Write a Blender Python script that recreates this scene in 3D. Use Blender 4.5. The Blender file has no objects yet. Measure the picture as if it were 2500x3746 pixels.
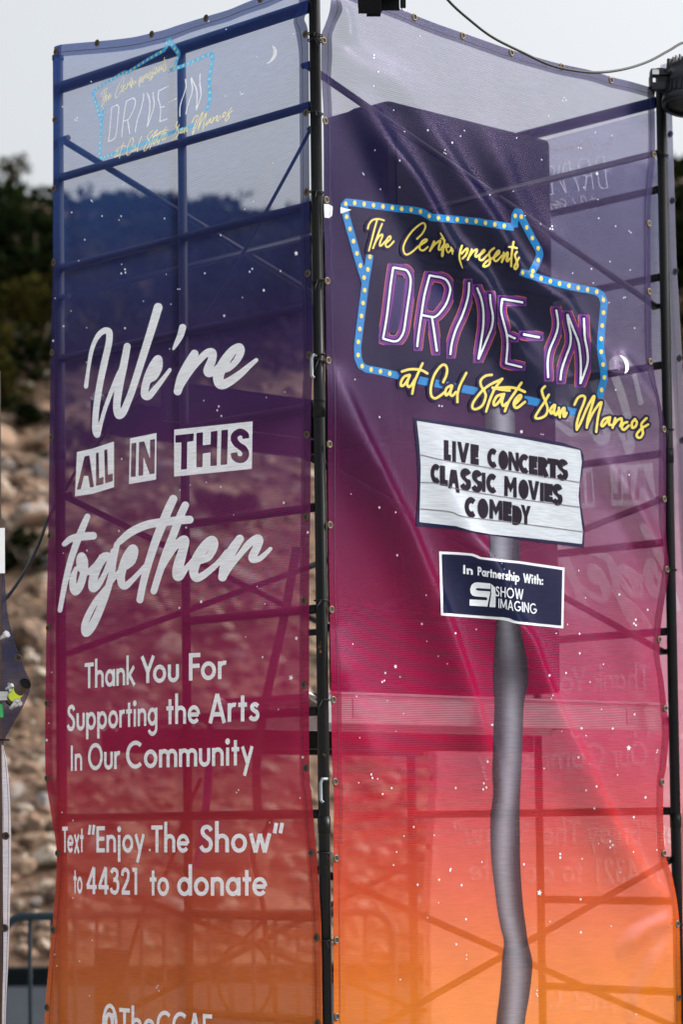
import bpy, bmesh, math, random
import numpy as np
from mathutils import Vector, Matrix, noise

R = math.radians
rnd = random.Random(7)
S = bpy.context.scene

# ------------------------------------------------------------------ camera
FPX, PITCH, ROLL, SHIFT = 9918.1, 0.066240, -0.012210, 485.71   # focal length and shift in photo pixels
CX, CY, HEAD, W1, W2 = -0.07074, 9.81264, 0.770644, 1.524, 2.0105   # tower corner, heading, face widths
EYE = 1.6
cam_d = bpy.data.cameras.new('camera')
cam = bpy.data.objects.new('camera', cam_d)
S.collection.objects.link(cam)
c_, s_ = math.cos(PITCH), math.sin(PITCH)
cr_, sr_ = math.cos(ROLL), math.sin(ROLL)
V_R = np.array([1, 0, 0.]); V_F = np.array([0, c_, s_]); V_U = np.array([0, -s_, c_])
AX_R = cr_ * V_R + sr_ * V_U
AX_U = -sr_ * V_R + cr_ * V_U
m = Matrix.Identity(4)
for i in range(3):
    m[i][0] = AX_R[i]; m[i][1] = AX_U[i]; m[i][2] = -V_F[i]
m[2][3] = EYE
cam.matrix_world = m
cam_d.sensor_width = 36; cam_d.sensor_fit = 'AUTO'
cam_d.lens = FPX / 3746 * 36
cam_d.shift_y = SHIFT / 3746
cam_d.clip_end = 3000
cam_d.dof.use_dof = True
cam_d.dof.focus_distance = 10.1
cam_d.dof.aperture_fstop = 2.6
S.camera = cam

# ------------------------------------------------------------------ light
SUN_EL, SUN_AZ = R(36), R(86)           # azimuth clockwise from +Y: from the right
w = bpy.data.worlds.new('World'); S.world = w; w.use_nodes = True
nt = w.node_tree; nt.nodes.clear()
sky = nt.nodes.new('ShaderNodeTexSky'); sky.sky_type = 'NISHITA'; sky.sun_disc = False
sky.sun_elevation = SUN_EL; sky.sun_rotation = SUN_AZ
sky.air_density = 1.0; sky.dust_density = 8.0; sky.ozone_density = 1.0
hs = nt.nodes.new('ShaderNodeHueSaturation'); hs.inputs['Saturation'].default_value = 0.22; hs.inputs['Hue'].default_value = 0.488
bg = nt.nodes.new('ShaderNodeBackground'); bg.inputs['Strength'].default_value = 0.14
wo = nt.nodes.new('ShaderNodeOutputWorld')
nt.links.new(sky.outputs[0], hs.inputs['Color']); nt.links.new(hs.outputs[0], bg.inputs[0]); nt.links.new(bg.outputs[0], wo.inputs[0])
sd = bpy.data.lights.new('sun', 'SUN'); sd.energy = 0.7; sd.angle = R(12); sd.color = (1.0, 0.95, 0.88)
sun = bpy.data.objects.new('sun', sd); S.collection.objects.link(sun)
sv = Vector((math.sin(SUN_AZ) * math.cos(SUN_EL), math.cos(SUN_AZ) * math.cos(SUN_EL), math.sin(SUN_EL)))
sun.rotation_euler = sv.to_track_quat('Z', 'Y').to_euler()
sun.location = (30, 0, 30)
S.view_settings.view_transform = 'Standard'; S.view_settings.look = 'None'
S.view_settings.exposure = 1.2; S.view_settings.gamma = 1.0
S.cycles.transparent_max_bounces = 24
S.cycles.max_bounces = 10
S.cycles.transmission_bounces = 8
S.cycles.diffuse_bounces = 4

# ------------------------------------------------------------------ small helpers
COL = S.collection
EYEV = np.array([0, 0, EYE])

def ray(px):
    px = np.asarray(px, float).reshape(-1, 2)
    return AX_R[None] * ((px[:, :1] - 1250) / FPX) + AX_U[None] * ((1873 + SHIFT - px[:, 1:]) / FPX) + V_F[None]

def at(x, y, depth):
    """point of the place seen along a line of sight, at a distance measured along +Y"""
    d = ray((x, y))[0]
    return Vector(EYEV + d * (depth / d[1]))

HL = np.array([-math.sin(HEAD), math.cos(HEAD), 0.])    # along the left face, away from the corner
HR = np.array([math.cos(HEAD), math.sin(HEAD), 0.])     # along the right face
ORG = np.array([CX, CY, 0.])

def tp(a, b, z):
    return Vector(ORG + HL * a + HR * b + np.array([0, 0, z]))

def tag(o, label=None, cat=None, group=None, kind=None):
    if label: o['label'] = label
    if cat: o['category'] = cat
    if group: o['group'] = group
    if kind: o['kind'] = kind
    return o

def empty(name, loc, label, cat, group=None):
    o = bpy.data.objects.new(name, None); o.location = loc; o.empty_display_size = 0.1
    COL.objects.link(o)
    return tag(o, label, cat, group)

def link(name, me, mat, parent=None, smooth=False):
    o = bpy.data.objects.new(name, me)
    if mat is not None: me.materials.append(mat)
    COL.objects.link(o)
    if smooth:
        me.polygons.foreach_set('use_smooth', [True] * len(me.polygons)); me.update()
    if parent is not None:
        o.parent = parent
        if parent.type == 'EMPTY' or True:
            o.matrix_parent_inverse = (Matrix.Translation(parent.location)).inverted() if parent.parent is None else Matrix.Identity(4)
    return o

def from_py(name, v, f, mat, parent=None, smooth=False):
    me = bpy.data.meshes.new(name)
    me.from_pydata([tuple(p) for p in v], [], [tuple(q) for q in f]); me.update()
    return link(name, me, mat, parent, smooth)

def from_bm(name, bm, mat, parent=None, smooth=False):
    me = bpy.data.meshes.new(name); bm.normal_update(); bm.to_mesh(me); bm.free()
    return link(name, me, mat, parent, smooth)

def tube(bm, pts, r, seg=10, caps=True):
    pts = [Vector(p) for p in pts]
    rs = r if hasattr(r, '__len__') else [r] * len(pts)
    rings = []; ref = None
    for i, p in enumerate(pts):
        d = (pts[min(i + 1, len(pts) - 1)] - pts[max(i - 1, 0)]).normalized()
        if ref is None:
            ref = Vector((0, 0, 1)) if abs(d.z) < .9 else Vector((1, 0, 0))
        x = (ref - d * ref.dot(d)).normalized(); ref = x
        y = d.cross(x)
        rings.append([bm.verts.new(p + (x * math.cos(2 * math.pi * k / seg) + y * math.sin(2 * math.pi * k / seg)) * rs[i]) for k in range(seg)])
    for a, b in zip(rings, rings[1:]):
        for k in range(seg):
            f = bm.faces.new((a[k], a[(k + 1) % seg], b[(k + 1) % seg], b[k])); f.smooth = True
    if caps:
        bm.faces.new(rings[0][::-1]); bm.faces.new(rings[-1])

def box(bm, c, sx, sy, sz, ax=None, bev=0.0):
    """box centred on c; ax = three axis vectors"""
    X, Y, Z = ax if ax else (Vector((1, 0, 0)), Vector((0, 1, 0)), Vector((0, 0, 1)))
    b2 = bmesh.new()
    bmesh.ops.create_cube(b2, size=1)
    for v in b2.verts:
        v.co = Vector((v.co.x * sx, v.co.y * sy, v.co.z * sz))
    if bev:
        bmesh.ops.bevel(b2, geom=list(b2.edges), offset=bev, segments=2, affect='EDGES', profile=.6)
    mp = {}
    for v in b2.verts:
        mp[v] = bm.verts.new(Vector(c) + X * v.co.x + Y * v.co.y + Z * v.co.z)
    for f in b2.faces:
        bm.faces.new([mp[v] for v in f.verts])
    b2.free()

def smooth_path(pts, n=8, closed=False):
    """Catmull-Rom through points of any dimension"""
    P = np.array(pts, float)
    if len(P) < 3: 
        t = np.linspace(0, 1, n + 1)[:, None]
        return P[0] * (1 - t) + P[-1] * t
    out = []
    N = len(P)
    for i in range(N - 1):
        p0 = P[i - 1] if i > 0 else 2 * P[0] - P[1]
        p1, p2 = P[i], P[i + 1]
        p3 = P[i + 2] if i + 2 < N else 2 * P[-1] - P[-2]
        for k in range(n):
            t = k / n
            out.append(.5 * (2 * p1 + (p2 - p0) * t + (2 * p0 - 5 * p1 + 4 * p2 - p3) * t * t + (3 * p1 - p0 - 3 * p2 + p3) * t ** 3))
    out.append(P[-1])
    return np.array(out)

# ------------------------------------------------------------------ materials
def nmat(name):
    mt = bpy.data.materials.new(name); mt.use_nodes = True
    mt.node_tree.nodes.clear()
    return mt, mt.node_tree.nodes, mt.node_tree.links

def mathn(N, L, op, a, b=None, clamp=False):
    n = N.new('ShaderNodeMath'); n.operation = op; n.use_clamp = clamp
    for i, v in enumerate((a, b)):
        if v is None: continue
        if isinstance(v, (int, float)): n.inputs[i].default_value = v
        else: L.new(v, n.inputs[i])
    return n.outputs[0]

def mixc(N, L, fac, a, b, mode='MIX'):
    n = N.new('ShaderNodeMix'); n.data_type = 'RGBA'; n.blend_type = mode
    for k, v in ((0, fac), (6, a), (7, b)):
        if isinstance(v, (int, float)): n.inputs[k].default_value = v
        elif isinstance(v, (tuple, list)): n.inputs[k].default_value = (*v[:3], 1)
        else: L.new(v, n.inputs[k])
    return n.outputs[2]

def solid(name, col, rough=.6, metal=0., var=.25, scale=12., bump=0., spec=.5, wear=None, coat=0.):
    mt, N, L = nmat(name)
    out = N.new('ShaderNodeOutputMaterial'); p = N.new('ShaderNodeBsdfPrincipled')
    tc = N.new('ShaderNodeTexCoord')
    nz = N.new('ShaderNodeTexNoise'); nz.inputs['Scale'].default_value = scale; nz.inputs['Detail'].default_value = 6
    L.new(tc.outputs['Object'], nz.inputs['Vector'])
    f = mathn(N, L, 'MULTIPLY_ADD', nz.outputs[0], 2 * var)
    f.node.inputs[2].default_value = 1 - var
    c = mixc(N, L, 1.0, (*col,), f, 'MULTIPLY')
    if wear:
        n2 = N.new('ShaderNodeTexNoise'); n2.inputs['Scale'].default_value = wear[1]; n2.inputs['Detail'].default_value = 8
        L.new(tc.outputs['Object'], n2.inputs['Vector'])
        rp = N.new('ShaderNodeValToRGB'); rp.color_ramp.elements[0].position = wear[2]; rp.color_ramp.elements[1].position = min(1, wear[2] + .06)
        L.new(n2.outputs[0], rp.inputs[0])
        c = mixc(N, L, rp.outputs[0], c, wear[0])
    L.new(c, p.inputs['Base Color'])
    p.inputs['Roughness'].default_value = rough; p.inputs['Metallic'].default_value = metal
    p.inputs['Specular IOR Level'].default_value = spec
    if bump:
        b = N.new('ShaderNodeBump'); b.inputs['Strength'].default_value = bump; b.inputs['Distance'].default_value = .02
        L.new(nz.outputs[0], b.inputs['Height']); L.new(b.outputs[0], p.inputs['Normal'])
    L.new(p.outputs[0], out.inputs[0])
    return mt

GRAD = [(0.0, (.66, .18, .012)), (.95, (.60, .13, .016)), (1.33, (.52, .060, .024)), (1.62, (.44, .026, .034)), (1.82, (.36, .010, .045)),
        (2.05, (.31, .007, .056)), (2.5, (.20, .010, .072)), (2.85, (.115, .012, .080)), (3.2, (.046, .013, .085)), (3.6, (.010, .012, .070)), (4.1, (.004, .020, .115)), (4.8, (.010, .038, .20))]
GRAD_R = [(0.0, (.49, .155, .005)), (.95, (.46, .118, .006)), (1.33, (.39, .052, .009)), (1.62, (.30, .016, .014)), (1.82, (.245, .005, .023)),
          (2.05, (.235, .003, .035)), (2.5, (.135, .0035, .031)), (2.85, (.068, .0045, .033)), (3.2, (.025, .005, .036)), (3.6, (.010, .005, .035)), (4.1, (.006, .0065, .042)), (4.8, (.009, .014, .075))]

def cloth_mat(name, col=None, opening=.22, attr=None, weave=True, backpale=.6, trl=.24, grad=None, sheen=.018, bonus=.24):
    """printed mesh fabric: an open weave, a face that reflects and lets light glow through, a pale unprinted back"""
    mt, N, L = nmat(name)
    out = N.new('ShaderNodeOutputMaterial')
    geo = N.new('ShaderNodeNewGeometry')
    sep = N.new('ShaderNodeSeparateXYZ'); L.new(geo.outputs['Position'], sep.inputs[0])
    if attr:
        a = N.new('ShaderNodeAttribute'); a.attribute_name = attr; c = a.outputs['Color']
    elif col is None:
        rp = N.new('ShaderNodeValToRGB'); cr = rp.color_ramp
        zmax = 4.8
        G_ = grad or GRAD
        cr.elements[0].position = 0; cr.elements[0].color = (*G_[0][1], 1)
        cr.elements[1].position = 1; cr.elements[1].color = (*G_[-1][1], 1)
        for z, q in G_[1:-1]:
            e = cr.elements.new(z / zmax); e.color = (*q, 1)
        L.new(mathn(N, L, 'DIVIDE', sep.outputs[2], zmax), rp.inputs[0]); c = rp.outputs[0]
    else:
        rgb = N.new('ShaderNodeRGB'); rgb.outputs[0].default_value = (*col, 1); c = rgb.outputs[0]
    # slubs in the yarn: noise stretched along the weft
    mp = N.new('ShaderNodeMapping'); mp.inputs['Scale'].default_value = (14, 14, 260)
    L.new(geo.outputs['Position'], mp.inputs[0])
    nz = N.new('ShaderNodeTexNoise'); nz.inputs['Scale'].default_value = 1.; nz.inputs['Detail'].default_value = 3
    L.new(mp.outputs[0], nz.inputs['Vector'])
    f = mathn(N, L, 'MULTIPLY_ADD', nz.outputs[0], .7); f.node.inputs[2].default_value = .65
    c = mixc(N, L, 1., c, f, 'MULTIPLY')
    c = mixc(N, L, mathn(N, L, 'MULTIPLY', geo.outputs['Backfacing'], backpale), c, (.42, .40, .46))
    di = N.new('ShaderNodeBsdfDiffuse'); tr = N.new('ShaderNodeBsdfTranslucent')
    # reflected light crosses the ink twice, light from behind only once
    gm = N.new('ShaderNodeGamma'); gm.inputs[1].default_value = .6; L.new(c, gm.inputs[0])
    L.new(c, di.inputs[0]); L.new(gm.outputs[0], tr.inputs[0])
    m1 = N.new('ShaderNodeMixShader'); m1.inputs[0].default_value = trl
    L.new(di.outputs[0], m1.inputs[1]); L.new(tr.outputs[0], m1.inputs[2])
    gl = N.new('ShaderNodeBsdfGlossy'); gl.inputs['Roughness'].default_value = .27; gl.inputs[0].default_value = (.80, .62, 1, 1)
    m2 = N.new('ShaderNodeMixShader'); m2.inputs[0].default_value = sheen
    L.new(m1.outputs[0], m2.inputs[1]); L.new(gl.outputs[0], m2.inputs[2])
    tp_ = N.new('ShaderNodeBsdfTransparent')
    m3 = N.new('ShaderNodeMixShader')
    if weave:
        sn = mathn(N, L, 'SINE', mathn(N, L, 'MULTIPLY', sep.outputs[2], 2 * math.pi / .0066))
        mr = N.new('ShaderNodeMapRange'); mr.inputs[1].default_value = 2.4; mr.inputs[2].default_value = 4.1   # weave more open towards the top
        mr.inputs[3].default_value = opening; mr.inputs[4].default_value = opening + bonus
        L.new(sep.outputs[2], mr.inputs[0])
        o1 = mathn(N, L, 'MULTIPLY_ADD', sn, .055); L.new(mr.outputs[0], o1.node.inputs[2])
        o2 = mathn(N, L, 'MULTIPLY_ADD', nz.outputs[0], .14)
        L.new(mathn(N, L, 'SUBTRACT', o1, .07), o2.node.inputs[2])
        L.new(o2, m3.inputs[0])
    else:
        m3.inputs[0].default_value = opening
    L.new(m2.outputs[0], m3.inputs[1]); L.new(tp_.outputs[0], m3.inputs[2])
    L.new(m3.outputs[0], out.inputs[0])
    return mt

M = {}
M['cloth'] = cloth_mat('printed_mesh')
M['hem'] = cloth_mat('printed_hem', opening=.30, weave=False)
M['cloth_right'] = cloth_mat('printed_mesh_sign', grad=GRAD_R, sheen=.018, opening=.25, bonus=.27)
M['cloth_far'] = cloth_mat('printed_mesh_backlit', opening=.20, trl=.5, backpale=.18)
M['white_far'] = cloth_mat('white_print_backlit', (.80, .83, .88), opening=.08, backpale=.0, trl=.58, weave=False)  # more translucent copy of the white print, backlit glow built in
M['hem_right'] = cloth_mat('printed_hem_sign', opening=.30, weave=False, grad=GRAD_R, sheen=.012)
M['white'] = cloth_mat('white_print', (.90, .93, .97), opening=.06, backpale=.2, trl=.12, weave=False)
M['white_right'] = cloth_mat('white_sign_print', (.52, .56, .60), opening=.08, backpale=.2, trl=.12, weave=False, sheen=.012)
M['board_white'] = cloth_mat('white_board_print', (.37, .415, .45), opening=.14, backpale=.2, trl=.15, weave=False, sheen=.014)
M['yellow'] = cloth_mat('yellow_print', (.58, .48, .08), opening=.10, backpale=.3, weave=False)
M['cyan'] = cloth_mat('blue_print', (.004, .15, .38), opening=.12, backpale=.3, weave=False)
M['white_sky'] = cloth_mat('white_print_skylit', (.92, .94, .97), opening=.12, trl=.4, weave=False)  # this and next two: logo inks with the sky's backlight put into the colour
M['yellow_sky'] = cloth_mat('yellow_print_skylit', (.95, .86, .38), opening=.14, trl=.4, weave=False)
M['cyan_sky'] = cloth_mat('blue_print_skylit', (.04, .48, .90), opening=.26, trl=.4, weave=False)
M['navy'] = cloth_mat('navy_print', (.0035, .0065, .022), opening=.05, backpale=.4, sheen=.009, trl=.06, weave=False)
M['slate'] = cloth_mat('dark_slate_print', (.006, .009, .022), opening=.22, backpale=.5, sheen=.011, trl=.1, weave=False)
M['violet'] = cloth_mat('violet_print', (.115, .022, .17), opening=.18, backpale=.4, weave=False)
M['orange'] = cloth_mat('orange_print', (.50, .14, .05), opening=.2, backpale=.4, weave=False)
M['blue'] = cloth_mat('deep_blue_print', (.006, .009, .055), opening=.2, backpale=.4, weave=False)
M['ink'] = cloth_mat('black_print', (.007, .006, .008), opening=.04, backpale=.3, trl=.08, sheen=.006, weave=False)
M['grey'] = cloth_mat('grey_print', attr='print', opening=.16, backpale=.3, weave=False)
M['thread'] = solid('seam_thread', (.012, .012, .03), .8)
M['blackpipe'] = solid('black_steel', (.0035, .004, .0045), .36, .0, .5, 30, spec=.16, wear=((.16, .08, .04), 22, .70))
M['pipe'] = solid('dark_steel', (.006, .0065, .008), .5, .0, .4, 20, spec=.15, wear=((.12, .07, .04), 15, .72))
M['rustpipe'] = solid('brown_steel', (.05, .03, .022), .6, .2, .4, 20)
M['black'] = solid('black_cover', (.004, .004, .005), .85, 0, .3, 9, spec=.1)
M['lightblack'] = solid('black_housing', (.010, .013, .019), .45, 0, .25, 30, spec=.3)
M['ply'] = solid('brown_deck_board', (.09, .055, .04), .8, 0, .5, 7)
M['alu'] = solid('bright_aluminium', (.62, .62, .64), .5, .1, .2, 14)
M['steel'] = solid('zinc_steel', (.55, .56, .58), .35, .8, .25, 25)
M['clip'] = solid('dull_zinc', (.22, .24, .27), .4, .3, .25, 25)
M['brass'] = solid('brass', (.09, .065, .035), .42, .8, .3, 60)
M['barrier'] = solid('barricade_steel', (.012, .022, .030), .5, 0, .25, 10, spec=.12)
M['asphalt'] = solid('asphalt', (.030, .035, .043), .95, 0, .3, 4, bump=.1, spec=.05)
M['bounce'] = solid('pale_bounce_concrete', (.40, .385, .36), .9, 0, .15, 2)
M['kerb'] = solid('dark_kerb', (.008, .011, .013), .95, 0, .3, 6, spec=.05)
M['sticker'] = solid('white_sticker', (.55, .57, .6), .6, 0, .2, 60)
M['board'] = solid('white_board', (.80, .82, .84), .5, 0, .05, 5)
M['tape'] = solid('yellow_green_tape', (.55, .68, .03), .5, 0, .15, 20)
M['green'] = solid('green_tape', (.03, .35, .10), .5, 0, .15, 20)
M['strap'] = solid('violet_strap', (.10, .03, .35), .7, 0, .2, 20)
M['tanstrap'] = solid('dull_strap', (.10, .07, .06), .8, 0, .3, 20)
M['rubber'] = solid('black_rubber', (.006, .007, .008), .5, 0, .2, 20, spec=.2)
M['glass'] = solid('lens_glass', (.003, .003, .004), .5, 0, .1, 5, spec=.08)
M['bark'] = solid('bark', (.07, .05, .035), .9, 0, .3, 8)

# ------------------------------------------------------------------ printed shapes: signed fields and contour meshing
class Field:
    """a 2-D signed field on a grid; negative inside"""
    def __init__(s, x0, y0, x1, y1, step):
        s.x0, s.y0, s.st = x0, y0, step
        s.nx, s.ny = int(math.ceil((x1 - x0) / step)) + 1, int(math.ceil((y1 - y0) / step)) + 1
        s.f = np.full((s.ny, s.nx), 1e3 * step)
        s.X = x0 + np.arange(s.nx) * step; s.Y = y0 + np.arange(s.ny) * step
    def win(s, lo, hi, pad):
        i0 = max(0, int((lo[0] - pad - s.x0) / s.st)); i1 = min(s.nx, int((hi[0] + pad - s.x0) / s.st) + 2)
        j0 = max(0, int((lo[1] - pad - s.y0) / s.st)); j1 = min(s.ny, int((hi[1] + pad - s.y0) / s.st) + 2)
        return slice(j0, j1), slice(i0, i1)
    def stroke(s, pts, r=None, butt=False, pad=None):
        P = np.array(pts, float)
        if r is None: r, P = P[:, 2], P[:, :2]
        r = np.full(len(P), r) if np.isscalar(r) else np.asarray(r)
        pad = (pad if pad else 4 * s.st)
        rm = r.max() + pad
        W = s.win(P.min(0), P.max(0), rm)
        if W[0].stop <= W[0].start or W[1].stop <= W[1].start: return
        gx, gy = np.meshgrid(s.X[W[1]], s.Y[W[0]])
        g = np.full(gx.shape, 1e9)
        for i in range(len(P) - 1):
            a, b = P[i], P[i + 1]; d = b - a; q = d @ d
            if q < 1e-12: continue
            t = np.clip(((gx - a[0]) * d[0] + (gy - a[1]) * d[1]) / q, 0, 1)
            g = np.minimum(g, np.hypot(gx - a[0] - t * d[0], gy - a[1] - t * d[1]) - (r[i] + t * (r[i + 1] - r[i])))
        if butt and np.hypot(*(P[0] - P[-1])) > 1e-6:
            for e, o, rr in ((P[0], P[1], r[0]), (P[-1], P[-2], r[-1])):
                d = (e - o) / (np.linalg.norm(e - o) + 1e-12)
                al = (gx - e[0]) * d[0] + (gy - e[1]) * d[1]
                rem = np.maximum(-al, np.hypot(gx - e[0], gy - e[1]) - 1.6 * rr)
                g = np.maximum(g, -rem)
        s.f[W] = np.minimum(s.f[W], g)
    def polyfield(s, poly):
        P = np.array(poly, float)
        W = s.win(P.min(0), P.max(0), 4 * s.st)
        gx, gy = np.meshgrid(s.X[W[1]], s.Y[W[0]])
        g = np.full(gx.shape, 1e9); ins = np.zeros(gx.shape, bool)
        for a, b in zip(P, np.roll(P, -1, 0)):
            d = b - a; q = d @ d
            if q < 1e-12: continue
            t = np.clip(((gx - a[0]) * d[0] + (gy - a[1]) * d[1]) / q, 0, 1)
            g = np.minimum(g, np.hypot(gx - a[0] - t * d[0], gy - a[1] - t * d[1]))
            if a[1] != b[1]:
                xx = a[0] + (gy - a[1]) / (b[1] - a[1]) * d[0]
                ins ^= ((gy >= min(a[1], b[1])) & (gy < max(a[1], b[1])) & (gx < xx))
        return W, np.where(ins, -g, g)
    def poly(s, poly):
        W, g = s.polyfield(poly); s.f[W] = np.minimum(s.f[W], g)
    def cut(s, poly):
        W, g = s.polyfield(poly); s.f[W] = np.maximum(s.f[W], -g)
    def disc(s, x, y, rx, ry=None):
        ry = ry or rx
        W = s.win((x - rx, y - ry), (x + rx, y + ry), 3 * s.st)
        gx, gy = np.meshgrid(s.X[W[1]], s.Y[W[0]])
        g = (np.hypot((gx - x) / rx, (gy - y) / ry) - 1) * min(rx, ry)
        s.f[W] = np.minimum(s.f[W], g)
    def mesh(s, off=0., f=None):
        F = (s.f if f is None else f) - off
        ins = F < 0
        vid, V, faces = {}, [], []
        st, x0, y0 = s.st, s.x0, s.y0
        def corner(j, i):
            k = (j, i)
            if k not in vid: vid[k] = len(V); V.append((x0 + i * st, y0 + j * st))
            return vid[k]
        def edge(j, i, j2, i2):
            if (j2, i2) < (j, i): j, i, j2, i2 = j2, i2, j, i
            k = (j, i, j2, i2)
            if k not in vid:
                a, b = F[j, i], F[j2, i2]; t = min(.98, max(.02, a / (a - b)))
                vid[k] = len(V); V.append((x0 + (i + (i2 - i) * t) * st, y0 + (j + (j2 - j) * t) * st))
            return vid[k]
        cnt = ins[:-1, :-1].astype(int) + ins[1:, :-1] + ins[:-1, 1:] + ins[1:, 1:]
        for j, i in np.argwhere(cnt > 0):
            cs = ((j, i), (j, i + 1), (j + 1, i + 1), (j + 1, i))
            if cnt[j, i] == 4:
                faces.append([corner(*c) for c in cs]); continue
            fc = []
            for k in range(4):
                a, b = cs[k], cs[(k + 1) % 4]
                if ins[a]: fc.append(corner(*a))
                if ins[a] != ins[b]: fc.append(edge(*a, *b))
            if len(fc) > 2: faces.append(fc)
        return np.array(V).reshape(-1, 2), faces

class Cloth:
    """a banner hung on one face of the tower: position along the face, height, and outward bulge"""
    def __init__(s, t, n, off, disp):
        s.t, s.n, s.off, s.disp = t, n, off, disp
    def P(s, u, z, lift=0.):
        d = s.off + s.disp(u, z) + lift
        return ORG[None] + u[:, None] * s.t[None] + d[:, None] * s.n[None] + z[:, None] * np.array([0, 0, 1.])[None]
    def uv(s, px, flat=False):
        D = ray(px); dn = D @ s.n
        d = np.zeros(len(D))
        for _ in range(1 if flat else 24):
            tt = ((ORG - EYEV) @ s.n + s.off + d) / dn
            Q = EYEV + D * tt[:, None]
            u, z = (Q - ORG) @ s.t, Q[:, 2]
            if not flat: d = s.disp(u, z)
        return u, z

def printed(name, cloth, V, faces, lift, mat, parent, fn=None):
    if not len(V): return None
    px = fn(V) if fn else V
    u, z = cloth.uv(px)
    P = cloth.P(u, z, lift)
    # wind the faces so they look outward
    f0 = faces[len(faces) // 2]
    e1, e2 = P[f0[1]] - P[f0[0]], P[f0[2]] - P[f0[0]]
    if np.cross(e1, e2) @ cloth.n < 0: faces = [f[::-1] for f in faces]
    return from_py(name, P, faces, mat, parent, True)

# ------------------------------------------------------------------ plain geometric lettering (cap height 1)
def arc(cx, cy, rx, ry, a0, a1, n=22):
    return [(cx + rx * math.cos(R(a0 + (a1 - a0) * k / n)), cy + ry * math.sin(R(a0 + (a1 - a0) * k / n))) for k in range(n + 1)]

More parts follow.
